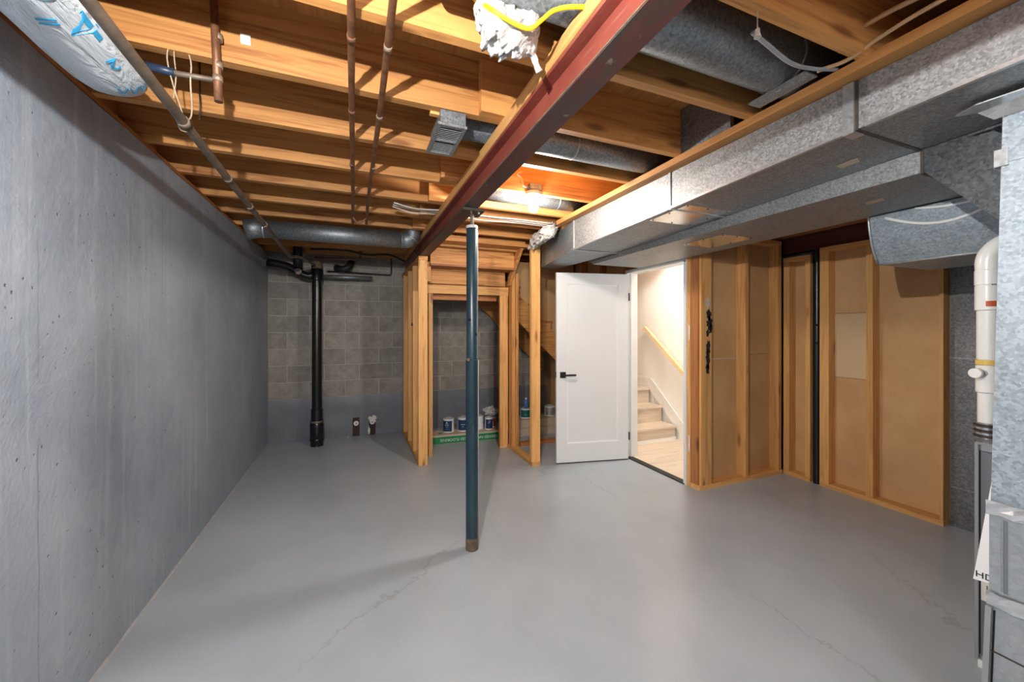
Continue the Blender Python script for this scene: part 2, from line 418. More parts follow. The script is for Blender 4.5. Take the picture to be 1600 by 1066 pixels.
# ------------------------------------------------------------------ stud walls
SW = .038
def zstud(par, x0, x1, y0, y1, z0, z1, mat='stud_wood_z', name='stud'): return box(name, x0, x1, y0, y1, z0, z1, mat, par, jit=.0015)
# closet partition standing under the beam (runs away from the camera)
w = setting('wall_closet_left', 'row of bare wooden studs standing under the steel beam', 'stud wall', (.645, 4.0, 0))
box('bottom_plate', .60, .69, 3.96, 5.38, 0, SW, 'stud_wood_y', w)
box('top_plate', .60, .69, 3.93, 5.38, 2.053, 2.091, 'joist_wood_y', w)
zstud(w, .60, .69, 3.945, 3.983, SW - .038, 2.053)
for y in (4.342, 4.744, 5.189): zstud(w, .60, .69, y, y + SW, SW, 2.053)
# closet front wall with its door opening
w = setting('wall_closet_front', 'rough framed wooden doorway of the under-stair closet', 'stud wall', (1.2, 4.2, 0))
zstud(w, .745, .789, 4.2, 4.289, 0, 1.75)
zstud(w, 1.557, 1.655, 4.2, 4.238, 0, 1.76)
box('header', .735, 1.66, 4.195, 4.284, 1.75, 1.846, 'stud_wood_x', w, jit=.001)
box('header_trim', .80, 1.55, 4.30, 4.34, 1.69, 1.75, 'aged_wood_x', w)
zstud(w, 1.665, 1.705, 4.10, 4.19, SW, 2.08, 'joist_wood_z')
box('bottom_plate', 1.80, 2.68, 4.16, 4.25, 0, SW, 'aged_wood_x', w)
# short side wall with the end stud
w = setting('wall_closet_side', 'single pale stud on a floor plate left of the white door', 'stud wall', (1.69, 3.8, 0))
box('bottom_plate', 1.643, 1.733, 3.51, 4.19, 0, SW, 'stud_wood_y', w)
zstud(w, 1.64, 1.736, 3.52, 3.558, SW, 2.19)
zstud(w, 1.715, 1.753, 4.11, 4.19, SW, 2.0, 'joist_wood_z')
# partition beside the door, and the right-hand partition
def panel(par, x0, x1, y0, y1, z0, z1, mat='panel_back'): return box('panel', x0, x1, y0, y1, z0, z1, mat, par)
w = setting('wall_partition', 'stud wall with brown panel backs right of the doorway', 'stud wall', (3.2, 2.5, 0))
YF, YP = 2.455, 2.545
box('bottom_plate', 2.70, 3.745, YF - .006, YP, 0, SW, 'stud_wood_x', w)
box('top_plate', 2.70, 3.745, YF, YP, 2.155, 2.193, 'stud_wood_x', w)
zstud(w, 2.722, 2.765, YF - .003, YP, SW, 2.155); box('stud', 2.706, 2.7205, YF + .016, YP, SW, 2.155, 'aged_wood_z', w)  # second piece: thin strip in darker wood covering the corner stud's side face
zstud(w, 2.767, 2.845, YF, YF + .038, SW, 2.155)
zstud(w, 3.257, 3.297, YF, YP, SW, 2.155)
zstud(w, 3.70, 3.741, YF, YP, SW, 2.155)
panel(w, 2.72, 3.25, YP, YP + .012, 0, 1.10); panel(w, 2.72, 3.25, YP, YP + .012, 1.103, 2.2)
panel(w, 3.25, 3.745, YP, YP + .012, 0, 1.13); panel(w, 3.25, 3.745, YP, YP + .012, 1.133, 2.2)
# scorch and paint marks on the corner stud: ragged flat patches
def splat(name, cx, cz, rx, rz, y, mat, par, seed):
    random.seed(seed); pts = []
    for k in range(22):
        a = 2 * PI * k / 22; q = random.uniform(.55, 1.15); pts.append((cx + rx * q * math.cos(a), cz + rz * q * math.sin(a)))
    return prism(name, pts, y - .0015, y, 1, mat, par)
for i, (cx, cz, rx, rz) in enumerate([(2.81, 1.49, .028, .05), (2.818, 1.41, .036, .075), (2.80, 1.33, .024, .03), (2.806, 1.21, .026, .07), (2.80, 1.11, .030, .08), (2.795, 1.02, .022, .05), (2.835, 1.38, .016, .05)]):
    splat('scorch_mark', cx, cz, rx, rz, YF - .001, 'stain_black', w, i)
splat('paint_drip', 2.862, 1.76, .016, .075, YP - .001, 'stain_white', w, 31); splat('paint_drip', 2.858, 1.60, .01, .07, YP - .001, 'stain_white', w, 32)
splat('paint_smear', 2.80, 1.58, .02, .06, YF - .001, 'wear_and_highlight', w, 33)
for z0, z1 in ((1.27, 1.40), (.30, .44)): box('paint_edge', 2.6985, 2.6995, 2.552, 2.566, z0, z1, 'stain_white', w)
box('glue_line', 2.86, 3.25, YP - .002, YP, 1.095, 1.104, 'cardboard', w)
w = setting('wall_partition_right', 'stud wall with brown panel backs beside the galvanized sheet', 'stud wall', (3.8, 1.9, 0))
XS, XP = 3.77, 3.86
box('bottom_plate', XS - .004, XP, 1.372, 2.145, 0, SW, 'stud_wood_y', w); box('bottom_plate', XS - .004, XP, 2.222, 2.455, 0, SW, 'stud_wood_y', w)
box('top_plate', XS, XP, 1.372, 2.145, 2.032, 2.07, 'stud_wood_y', w); box('top_plate', XS, XP, 2.222, 2.455, 1.992, 2.03, 'stud_wood_y', w)
zstud(w, XS, XP, 2.40, 2.453, SW, 1.992); zstud(w, XS, XP, 2.222, 2.262, SW, 1.992)
zstud(w, XS, XP, 2.075, 2.145, SW, 2.032); zstud(w, XS, XP, 1.768, 1.812, SW, 2.032); zstud(w, XS, XP, 1.374, 1.394, SW, 2.032)
panel(w, XP, XP + .012, 2.21, 2.46, 0, 2.03)
panel(w, XP, XP + .012, 1.79, 2.15, 1.499, 2.07); panel(w, XP, XP + .012, 1.79, 2.15, .953, 1.496, 'panel_pale'); panel(w, XP, XP + .012, 1.79, 2.15, 0, .95)
panel(w, XP, XP + .012, 1.37, 1.788, 0, 2.07)
# galvanized sheets fixed to the wall behind the furnace
g = setting('wall_metal_lining', 'dark galvanized sheets lining the wall behind the furnace', 'metal sheet', (3.85, 1.0, 0))
for z0, z1 in ((0, .272), (.276, 1.162), (1.166, 2.25)): box('metal_sheet', 3.845, 3.87, -.2, 1.368, z0, z1, 'galvanized_panel', g)
for z in (.274, 1.164): box('seam', 3.835, 3.85, -.2, 1.368, z - .006, z + .006, 'galvanized', g)
# rear steel beam over the right-hand partition
b = thing('steel_beam', 'dark brown steel beam in shadow above the brown panel wall', 'beam', (3.85, 1.5, 2.1))
box('bottom_flange', 3.79, 3.90, -.5, 3.2, 2.075, 2.087, 'dark_red_steel', b); box('web', 3.83, 3.845, -.5, 3.2, 2.087, 2.21, 'dark_red_steel', b)
box('top_flange', 3.79, 3.90, -.5, 3.2, 2.21, 2.222, 'dark_red_steel', b); box('wood_plate', 3.78, 3.90, -.5, 3.2, 2.222, JZ, 'aged_wood_y', b)

# ------------------------------------------------------------------ main steel beam and jack post
b = thing('steel_beam', 'long red oxide steel beam carrying the joists across the ceiling', 'beam', (.655, 2, 2.1))
BX0, BX1 = .61, .70
box('bottom_flange', BX0, BX1, -1.6, 5.39, 2.095, 2.106, 'worn_oxide', b); box('web', .649, .661, -1.6, 5.39, 2.106, 2.217, 'red_oxide', b)
box('top_flange', BX0, BX1, -1.6, 5.39, 2.217, 2.228, 'red_oxide', b)
box('wood_plate', BX0 - .004, BX1 + .004, -1.6, 5.39, 2.228, JZ, 'stud_wood_y', b)
tube('dust_edge', [(BX0 - .001, -1.5, 2.1005), (BX0 - .001, 5.3, 2.1005)], .0022, 'rust_base', b, 6)
for i in range(9): tube('bent_nail', [(.612, 4.0 + i * .11, 2.09), (.585, 4.0 + i * .11, 2.10), (.57, 4.01 + i * .11, 2.135)], .0025, 'iron_old', b, 6)
PX, PY = .682, 2.337
p = thing('jack_post', 'dark teal steel jack post standing under the red beam', 'post', (PX, PY, 0))
lathe('lower_tube', [(.0385, 0), (.0385, 1.172), (.036, 1.174)], 'post_paint', (PX, PY, 0), p, 28)
lathe('base_rust', [(.0392, 0), (.0392, .05), (.0387, .075)], 'rust_base', (PX, PY, .001), p, 28)
lathe('upper_tube', [(.0345, 1.17), (.0345, 1.985), (.032, 1.99)], 'post_paint', (PX, PY, 0), p, 28)
lathe('tube_rim', [(.0365, 1.985), (.0375, 1.995), (.034, 2.003), (.012, 2.003)], 'wear_and_highlight', (PX, PY, 0), p, 28)
lathe('screw', [(.0125 if i % 2 else .0105, 1.99 + i * .004) for i in range(22)], 'iron_old', (PX, PY, 0), p, 14, smooth=False)
box('top_plate', PX - .075, PX + .06, PY - .07, PY + .07, 2.078, 2.0936, 'mill_steel', p)
for sx in (-.02, .025): cyl('bolt', (PX + sx, PY - .055, 2.06), (PX + sx, PY - .055, 2.08), .006, 'iron_old', p, 8)
for z, a in ((1.42, -.7), (1.33, .55)): 
    d = Vector((math.sin(a), -math.cos(a), 0)); c0 = Vector((PX, PY, z)) + d * .030
    cyl('pin_hole', c0, c0 + d * .0052, .0095, 'dark_hole', p, 14)
d = Vector((math.sin(-.75), -math.cos(-.75), 0)); c0 = Vector((PX, PY, 1.176)) + d * .03; cyl('pin', c0, c0 + d * .022, .010, 'iron_old', p, 12)
tube('wear_and_highlight', [(PX + .0379, PY - .008, .10), (PX + .0379, PY - .008, 1.17)], .003, 'wear_and_highlight', p, 6)  # highlights down both post tubes, built as thin pale strips
tube('wear_and_highlight', [(PX + .0338, PY - .008, 1.18), (PX + .0338, PY - .008, 1.98)], .0022, 'wear_and_highlight', p, 6)
p = thing('steel_post', 'black steel post set in the gap of the right stud wall', 'post', (3.80, 2.183, 0))
lathe('tube', [(.030, 0), (.030, 2.07)], 'black_pipe', (3.80, 2.183, 0), p, 20)
for z in (1.24, 1.40): cyl('pin_hole', (3.774, 2.17, z), (3.768, 2.168, z), .009, 'dark_hole', p, 12)

# ------------------------------------------------------------------ stairs seen from below in the closet, and framing above the closet door
st = thing('under_stairs', 'underside of the wooden staircase sloping down behind the closet studs', 'stairs', (1.9, 4.8, 0))
lowz = lambda x: 1.439 - .948 * (x - 1.903)
for y in (4.42, 5.22): prism('stringer', [(.95, lowz(.95)), (2.62, lowz(2.62)), (2.62, lowz(2.62) + .33), (.95, lowz(.95) + .33)], y, y + .038, 1, 'joist_wood_x', st)
for i in range(7):
    x = 1.02 + i * .225; z = lowz(x) + .26
    box('tread', x - .02, x + .235, 4.46, 5.22, z - .03, z, 'aged_wood_y', st); box('riser', x + .205, x + .225, 4.46, 5.22, z - .22, z - .03, 'aged_wood_y', st)
prism('wall_panel', [(1.76, lowz(1.76) + .2), (2.69, lowz(2.69) + .2), (2.69, 2.2), (1.76, 2.2)], 4.465, 4.477, 1, 'panel_back', st)
fr = thing('stair_header', 'stepped wooden boards framing the stair head above the closet doorway', 'wood framing', (1.2, 4.0, 1.85))
box('board', .72, 1.63, 3.95, 3.988, 2.03, 2.19, 'joist_wood_x', fr); box('ledge', .72, 1.64, 3.93, 4.15, 2.006, 2.028, 'aged_wood_x', fr)
box('board', .72, 1.60, 4.15, 4.188, 1.85, 2.004, 'joist_wood_x', fr); box('ledge', .72, 1.66, 3.86, 3.95, 2.192, 2.212, 'joist_wood_x', fr)
box('ledge', .72, 1.70, 3.70, 3.86, 2.215, 2.245, 'joist_wood_x', fr); box('board', .72, 1.70, 3.80, 3.838, 2.247, 2.40, 'joist_wood_x', fr)
prism('side_board', [(3.74, 2.24), (3.88, 2.24), (4.19, 1.86), (4.12, 1.86)], 1.63, 1.662, 0, 'joist_wood_y', fr)
box('side_block', .69, .735, 4.0, 4.19, 1.85, 2.05, 'joist_wood_z', fr)
for x, z, y in ((.92, 2.17, 3.946), (1.0, 2.0, 4.146)): box('shim', x, x + .28, y - .008, y, z - .012, z + .006, 'joist_wood_x', fr)

# ------------------------------------------------------------------ door, frame, stair hall
DX = 2.70
d1 = setting('door_1', 'white one-panel door standing open with black lever handle', 'door', (DX, 3.40, 0))
d1['_local'] = 1; d1.location = (2.672, 3.355, 0)
leaf_ang = math.atan2(3.51 - 3.355, 1.905 - 2.672); d1.rotation_euler = (0, 0, leaf_ang)
LW, LH, LT = .783, 1.935, .036           # local: x along the leaf from the hinge, y out of the camera-side face = +LT
def lbox(n, x0, x1, y0, y1, z0, z1, m, par=d1, bev=0): return box(n, x0, x1, y0, y1, z0, z1, m, par, bev)
S1, S2, TB, BB = .115, .115, .115, .19
lbox('stile', .002, S1, 0, LT, .012, LH, 'white_paint'); lbox('stile', LW - S2, LW, 0, LT, .012, LH, 'white_paint')
lbox('top_rail', S1, LW - S2, 0, LT, LH - TB, LH, 'white_paint'); lbox('bottom_rail', S1, LW - S2, 0, LT, .012, .012 + BB, 'white_paint')
lbox('door_panel', S1, LW - S2, .013, LT - .014, .012 + BB, LH - TB, 'white_paint')
for (x0, x1, z0, z1) in ((S1, S1 + .008, .2, LH - TB), (LW - S2 - .008, LW - S2, .2, LH - TB), (S1, LW - S2, .2, .21), (S1, LW - S2, LH - TB - .008, LH - TB)):
    lbox('bead', x0, x1, .010, LT - .009, z0, z1, 'trim_paint')
lbox('bottom_seal', .002, LW, .004, LT - .004, .004, .012, 'black_matte')
hx, hz = LW - .066, .90
for s, y0, y1 in ((1, LT, LT + .008), (-1, -.008, 0)):
    hd = lbox('handle', hx - .03, hx + .03, y0, y1, hz - .03, hz + .03, 'black_matte', d1, .001)
    yb = LT + .008 if s > 0 else -.042
    cyl('neck', (hx, yb, hz), (hx, yb + .034, hz), .010, 'black_matte', d1, 14)
    yy = LT + .036 if s > 0 else -.054
    lbox('lever', hx - .125, hx + .012, yy, yy + .016, hz - .009, hz + .009, 'black_matte', d1, .002)
lbox('latch', LW - .001, LW + .001, .008, LT - .008, hz - .03, hz + .03, 'black_matte')
for z in (.25, 1.70): cyl('hinge', (-.004, LT + .004, z - .04), (-.004, LT + .004, z + .04), .007, 'black_matte', d1, 10)
fr = setting('trim_1', 'white door frame of the doorway to the stairs', 'door frame', (DX, 3.0, 0))
box('jamb', DX - .012, DX + .125, 3.375, 3.405, 0, 1.965, 'white_paint', fr); box('jamb', DX - .012, DX + .125, 2.585, 2.612, 0, 1.965, 'white_paint', fr)
box('head_jamb', DX - .012, DX + .125, 2.585, 3.405, 1.955, 1.985, 'white_paint', fr)
box('stop', DX + .03, DX + .07, 3.36, 3.376, 0, 1.955, 'white_paint', fr); box('stop', DX + .03, DX + .07, 2.612, 2.624, 0, 1.955, 'white_paint', fr)
box('strike_plate', DX + .002, DX + .026, 2.6115, 2.6135, .86, .95, 'black_matte', fr)
box('threshold', DX - .015, DX + .06, 2.60, 3.385, 0, .010, 'black_matte', fr)
wd = setting('wall_door', 'framed wall around the open doorway', 'wall', (DX + .05, 3, 0))
box('stud', DX, DX + .09, 2.548, 2.583, 0, 2.28, 'stud_wood_z', wd); box('stud', DX, DX + .09, 3.408, 3.446, 0, 2.28, 'aged_wood_z', wd)
box('header', DX, DX + .09, 2.583, 3.408, 1.99, 2.10, 'aged_wood_y', wd); box('panel', DX + .02, DX + .09, 2.583, 3.408, 2.10, 2.515, 'panel_back', wd)
box('panel', DX + .07, DX + .09, 3.446, 5.40, 0, 2.515, 'panel_back', wd)
for y in (3.85, 4.25): box('stud', DX, DX + .07, y, y + .038, 0, 2.28, 'aged_wood_z', wd)
HX0, HX1, HY0 = 2.792, 3.70, 2.56
hw = setting('wall_hall', 'cream painted walls of the stair hall', 'wall', (3.2, 3.5, 0))
box('wall_face', HX1, HX1 + .05, HY0, 5.40, 0, 2.50, 'hall_paint', hw); box('wall_face', HX0, HX1, HY0, HY0 + .015, 0, 2.50, 'hall_paint', hw)
box('wall_face', HX0, HX1, 5.33, 5.38, 0, 2.50, 'hall_paint', hw); box('wall_face', HX0, HX0 + .012, 3.41, 4.15, 0, 2.50, 'hall_paint', hw)
box('wall_face', HX0, HX0 + .012, 2.575, 3.40, 1.99, 2.50, 'hall_paint', hw)
box('wall_face', HX0, HX1, HY0, 5.38, 2.50, 2.512, 'hall_paint', hw)
fh = setting('floor_hall', 'pale wood plank floor of the stair hall', 'floor', (3.2, 3.1, 0))
yy = [2.56 + i * .127 for i in range(10)]
for a, b_ in zip(yy, yy[1:]): box('plank', DX + .05, HX1, a + .0006, b_ - .0006, .001, .012, 'pale_wood_x', fh)
stp = thing('stair_steps', 'pale wooden steps rising to a landing beyond the doorway', 'stairs', (3.2, 3.9, 0))
for i, (yr, zt) in enumerate(((3.69, .185), (3.925, .385), (4.155, .585))):
    box('riser', HX0 + .013, HX1 - .03, yr, yr + .018, zt - .2 + (.012 if i == 0 else 0), zt - .03, 'pale_wood_x', stp)
    box('tread', HX0 + .013, HX1 - .028, yr - .025, yr + (.25 if i < 2 else 1.0), zt - .03, zt, 'pale_wood_x', stp, .004)
box('base_strip', HX0 + .013, HX1 - .03, 3.678, 3.69, .012, .045, 'trim_paint', stp)
sk = setting('trim_2', 'white skirting board stepping up along the hall stairs', 'skirting', (HX1, 3.9, 0))
line = [(3.625, .012), (3.625, .17), (4.10, .60), (4.19, .70), (5.3, .70), (5.3, .80)]
prism('skirt_board', [(2.6, .012), (3.64, .012), (3.64, .10), (4.17, .56), (5.3, .56), (5.3, .70), (4.13, .70), (3.55, .19), (3.50, .13), (2.6, .13)], HX1 - .016, HX1, 0, 'trim_paint', sk)
prism('skirt_moulding', [(2.6, .12), (3.505, .12), (3.555, .175), (4.14, .69), (5.3, .69), (5.3, .715), (4.125, .715), (3.54, .20), (3.49, .145), (2.6, .145)], HX1 - .026, HX1 - .016, 0, 'trim_paint', sk)
hr = thing('handrail', 'pale wooden handrail on the cream stair hall wall', 'handrail', (HX1 - .05, 3.9, .9))
ra, rb = Vector((HX1 - .055, 4.21, 1.385)), Vector((HX1 - .055, 3.40, .725))
dv = (rb - ra).normalized(); nv = Vector((0, -dv.z, dv.y)) * -1; hw2, hh = .020, .024
V = [q + Vector((sx * hw2, 0, 0)) + nv * (sz * hh) for q in (ra, rb) for sx, sz in ((-1, -1), (1, -1), (1, 1), (-1, 1))]
rail = fix(mesh_obj('rail', [tuple(v) for v in V], [(0, 1, 2, 3), (4, 5, 6, 7), (0, 1, 5, 4), (1, 2, 6, 5), (2, 3, 7, 6), (3, 0, 4, 7)], 'rail_wood_y', hr))
for tt in (.3, .85):
    q = ra.lerp(rb, tt); tube('bracket', [q + Vector((0, 0, -.02)), q + Vector((.01, 0, -.055)), q + Vector((.055, 0, -.07))], .006, 'black_matte', hr, 8)
fx = thing('ceiling_lamp', 'round flush ceiling lamp of the stair hall', 'lamp', (3.25, 3.25, 2.5))
lathe('base', [(.15, 2.49), (.15, 2.4995)], 'white_plastic', (3.25, 3.25, 0), fx, 24); lathe('diffuser', [(.03, 2.43), (.09, 2.44), (.13, 2.47), (.132, 2.489)], 'hall_lamp_glow', (3.25, 3.25, 0), fx, 24)

# ------------------------------------------------------------------ rectangular ducts
ZB = lambda y: 2.083 - .031 * (y - .47)          # the trunk sags a little towards the far end
TX0, TX1 = 1.66, 2.08
def duct_section(name, x0, x1, y0, y1, zb, zt, mat, par):
    V = [(x0, y0, zb(y0)), (x1, y0, zb(y0)), (x1, y1, zb(y1)), (x0, y1, zb(y1)), (x0, y0, zt), (x1, y0, zt), (x1, y1, zt), (x0, y1, zt)]
    return mesh_obj(name, V, BF, mat, par)
tr = thing('return_duct', 'long galvanized rectangular trunk duct nearest the steel beam', 'duct', (1.87, 1.7, 2.03))
for a, b_ in ((-1.2, .823), (.835, 1.704), (1.712, 2.745)): duct_section('duct_section', TX0, TX1, a, b_, ZB, 2.245, 'galvanized', tr)
# tapering end section
V = [(TX0, 2.753, ZB(2.753)), (TX1, 2.753, ZB(2.753)), (2.0, 3.62, 2.0), (1.80, 3.62, 2.0), (TX0, 2.753, 2.245), (TX1, 2.753, 2.245), (2.0, 3.62, 2.24), (1.80, 3.62, 2.24)]
mesh_obj('end_section', V, BF, 'galvanized_dull', tr)
for y in (1.708, 2.749):
    duct_section('seam', TX0 - .006, TX1 + .002, y - .007, y + .007, lambda q: ZB(q) - .006, 2.246, 'galvanized_smooth', tr)
duct_section('drive_cleat', TX0 - .012, TX0 + .05, .829, .862, lambda q: ZB(q) - .010, 2.243, 'galvanized_smooth', tr)
duct_section('seam', TX0 - .004, TX1 + .002, .819, .829, lambda q: ZB(q) - .004, 2.244, 'mill_steel', tr)
V = []
for a, b_ in ((-1.2, .80), (.84, 1.70), (1.72, 2.74)):
    mesh_obj('bottom_lip', [(TX0 - .005, a, ZB(a) - .003), (TX0 + .01, a, ZB(a) - .003), (TX0 + .01, b_, ZB(b_) - .003), (TX0 - .005, b_, ZB(b_) - .003),
                            (TX0 - .005, a, ZB(a) + .009), (TX0 + .01, a, ZB(a) + .009), (TX0 + .01, b_, ZB(b_) + .009), (TX0 - .005, b_, ZB(b_) + .009)], BF, 'galvanized_smooth', tr)
def hatch(par, x0, x1, y0, y1, zb):
    V = [(x0, y0, zb(y0) - .003), (x1, y0, zb(y0) - .003), (x1, y1, zb(y1) - .003), (x0, y1, zb(y1) - .003), (x0, y0, zb(y0) + .002), (x1, y0, zb(y0) + .002), (x1, y1, zb(y1) + .002), (x0, y1, zb(y1) + .002)]
    h = mesh_obj('access_panel', V, BF, 'bright_metal', par)
    for x in (x0 + .015, (x0 + x1) / 2, x1 - .015):
        for y in (y0 + .015, y1 - .015): lathe('screw', [(.004, -.006), (.005, -.003)], 'mill_steel', (x, y, zb(y)), h, 8)
    for x in (x0 + .015, x1 - .015): lathe('screw', [(.004, -.006), (.005, -.003)], 'mill_steel', (x, (y0 + y1) / 2, zb((y0 + y1) / 2)), h, 8)
hatch(tr, 1.70, 2.03, 1.62, 1.92, ZB)
def skewpatch(name, cx, cy, z, w, l, mat, par): mesh_obj(name, [(cx - w, cy - l, z), (cx + w * .7, cy - l * .6, z), (cx + w, cy + l, z), (cx - w * .6, cy + l * .7, z), (cx, cy, z - .001)], [(0, 4, 1), (1, 4, 2), (2, 4, 3), (3, 4, 0), (0, 1, 2, 3)], mat, par)
skewpatch('tan_patch', 1.95, 1.00, ZB(1.0) - .001, .035, .05, 'cardboard', tr)  # flat tan patch of uneven outline on the duct underside
tag(box('nailing_strip', 1.596, 1.662, -1.6, 2.93, 2.247, JZ, 'joist_wood_y'), 'rough wooden strip nailed under the joists along the trunk duct', 'wood strip')
su = thing('supply_duct', 'lower galvanized duct running beside the trunk to above the door', 'duct', (2.35, 2, 1.98))
SZ = lambda y: 1.982 - .004 * (y - .8)
duct_section('duct_section', 2.088, 2.65, .822, 3.12, SZ, 2.23, 'galvanized', su)
duct_section('end_cap', 2.095, 2.64, 3.122, 3.20, lambda q: 1.985 + .25 * (q - 3.122), 2.225, 'galvanized_smooth', su)
duct_section('seam', 2.084, 2.656, .815, .825, lambda q: SZ(q) - .006, 2.232, 'mill_steel', su)
hatch(su, 2.21, 2.50, 1.82, 2.15, SZ)
skewpatch('tan_patch', 2.34, 1.09, SZ(1) - .001, .035, .045, 'cardboard', su)  # same kind of tan patch under the lower duct
# transition that drops from the supply duct to the plenum (left side seen dark)
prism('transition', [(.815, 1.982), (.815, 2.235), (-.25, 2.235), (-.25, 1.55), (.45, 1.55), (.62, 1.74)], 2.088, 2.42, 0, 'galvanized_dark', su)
# curved plenum side
pl = thing('plenum', 'galvanized plenum with curved side and white arcs above the vent pipe', 'duct', (2.9, .9, 1.72))
prof = [(2.63, 1.976), (2.632, 1.95), (2.64, 1.91), (2.655, 1.85), (2.675, 1.80), (2.70, 1.755), (2.725, 1.722)]
V = []; Fc = []
ys = [.40 + i * .085 for i in range(11)]
for y in ys:
    for x, z in prof: V.append((x, y, z))
    V.append((3.25, y, 1.722)); V.append((3.25, y, 1.976))
m = len(prof) + 2
for i in range(len(ys) - 1):
    for k in range(m): a = i * m + k; b_ = i * m + (k + 1) % m; Fc.append((a, a + m, b_ + m, b_))
Fc += [tuple(range(m)), tuple(range((len(ys) - 1) * m, len(ys) * m))]
fix(mesh_obj('curved_body', V, Fc, 'galvanized_spangled', pl))
def on_curve(y, z):
    for (xa, za), (xb, zb_) in zip(prof, prof[1:]):
        if za >= z >= zb_: return (xa + (xb - xa) * (za - z) / (za - zb_) - .002, y, z)
    return (prof[-1][0], y, z)
tube('edge_flange', [(x - .003, 1.252, z) for x, z in prof], .006, 'galvanized_smooth', pl, 6)
tube('edge_flange', [(2.725, .42, 1.722), (2.725, 1.25, 1.722)], .006, 'galvanized_smooth', pl, 6)
tube('white_arc', [on_curve(1.18 - t * .40, 1.972 - .09 * math.sin(PI * (.06 + t * .8))) for t in [i / 14 for i in range(15)]], .0075, 'trim_paint', pl, 6)  # two thin white arcs laid along the curved side
tube('white_arc', [on_curve(1.06 - t * .22, 1.982 - .030 * math.sin(PI * (.1 + t * .6))) for t in [i / 10 for i in range(11)]], .0065, 'trim_paint', pl, 6)
# return drop beside the camera, with filter slot
dr = thing('return_drop', 'tall spangled galvanized return duct at the right edge of the picture', 'duct', (1.9, .3, 0))
RX0, RX1 = 1.90, 2.078
mesh_obj('drop_upper', [(RX0, -.2, .80), (RX1, -.2, .80), (RX1, .584, .80), (RX0, .584, .80), (RX0, -.2, 2.066), (RX1, -.2, 2.066), (RX1, .558, 2.066), (RX0, .558, 2.066)], BF, 'galvanized_spangled', dr)
box('cleat_band', RX0 - .004, RX1, -.2, .5675, 1.885, 1.925, 'galvanized_spangled', dr)
box('cleat_end', RX0 - .010, RX0 + .02, .545, .574, 1.875, 1.928, 'galvanized_smooth', dr)
box('filter_slot', RX0 - .006, RX1, -.2, .586, .50, .80, 'galvanized_smooth', dr, .003)
box('slot_rib', RX0 - .014, RX0 - .004, .555, .562, .53, .76, 'galvanized_smooth', dr, .004); box('slot_recess', RX0 - .007, RX0 - .005, .546, .555, .53, .76, 'grey_cabinet', dr)
box('lower_box', RX0 + .002, RX1, -.2, .586, 0, .50, 'galvanized_smooth', dr)
prism('lower_flange', [(.579, .47), (.592, .47), (.606, 0), (.592, 0)], RX0 - .012, RX0 + .03, 0, 'grey_cabinet_frame', dr)
prism('lower_gap', [(.574, .46), (.578, .46), (.590, 0), (.586, 0)], RX0 - .001, RX0 + .01, 0, 'dark_hole', dr)
box('crease', RX0 - .001, RX0 + .004, -.2, .59, .326, .330, 'mill_steel', dr)
def tape_strip(name, pts, w, par, n=28, x=RX0, seed=1):
    (y0, z0), (y1, z1) = pts; V = []; Fc = []; random.seed(seed)
    for i in range(n + 1):
        t_ = i / n; y = y0 + (y1 - y0) * t_; z = z0 + (z1 - z0) * t_
        for s in (-1, -.33, .33, 1): V.append((x - .004 - random.uniform(0, .006), y, z + s * w * random.uniform(.85, 1.12)))
        if i:
            for k in range(3): a = (i - 1) * 4 + k; Fc.append((a, a + 4, a + 5, a + 1))
    return mesh_obj(name, V, Fc, 'foil_tape', par)
tape_strip('foil_tape', ((.590, .79), (-.2, .80)), .022, dr, x=RX0 - .007); tape_strip('foil_tape', ((.590, .50), (-.2, .50)), .022, dr, x=RX0 - .007, seed=3)
V = [(1.80, .585, 2.060), (1.83, .640, 2.058), (1.86, .60, 2.056), (1.895, .575, 2.03), (1.895, -.2, 2.03), (1.86, -.2, 2.064), (1.84, .3, 2.066)]
fix(mesh_obj('foil_tape', V + [(x, y, z + .004) for x, y, z in V], [(0, 1, 2, 3, 4, 5, 6), tuple(range(7, 14))] + [(i, (i + 1) % 7, 7 + (i + 1) % 7, 7 + i) for i in range(7)], 'foil_tape', dr))

# ------------------------------------------------------------------ furnace, vent pipe, filter card
fu = thing('furnace', 'grey furnace cabinet half hidden behind the return duct', 'furnace', (2.335, .757, 0), math.radians(6), local=True)
box('cabinet', .012, .62, -.56, 0, .03, .895, 'grey_cabinet', fu); 
box('corner_post', 0, .03, -.007, .004, .03, .90, 'grey_cabinet_frame', fu, .002); box('top_rail', 0, .03, -.56, -.014, .872, .90, 'grey_cabinet_frame', fu, .002)
box('bottom_rail', 0, .03, -.56, -.014, .03, .05, 'grey_cabinet_frame', fu, .002); box('top_pan', 0, .62, -.56, .004, .895, .905, 'grey_cabinet_frame', fu, .002)
box('door_gap', .010, .0135, -.0105, -.007, .05, .872, 'dark_hole', fu)
lathe('badge', [(.012, -.004), (.009, -.008)], 'yellow_tape', (0, -.07, .886), fu, 14, axis=0); box('foot', .0, .05, -.06, -.005, 0, .03, 'white_plastic', fu)
lab = box('label', .009, .012, -.10, -.012, .27, .345, 'label_paper', fu)
Mside = lambda x, y, z: Matrix(((0, 0, -1, x), (-1, 0, 0, y), (0, 1, 0, z), (0, 0, 0, 1)))
vp = thing('vent_pipe', 'white plastic furnace vent pipe with elbow and side tee', 'pipe', (2.462, .765, .905))
vx, vy = 2.462, .765
def ring(n, r, z0, z1, m, c=.003): return lathe(n, [(r - c, z0), (r, z0 + c), (r, z1 - c), (r - c, z1)], m, (vx, vy, 0), vp, 24)
for z in (.908, .930, .952): lathe('rubber_collar', [(.034, z), (.040, z + .003), (.040, z + .009), (.034, z + .012)], 'mill_steel', (vx, vy, 0), vp, 24)
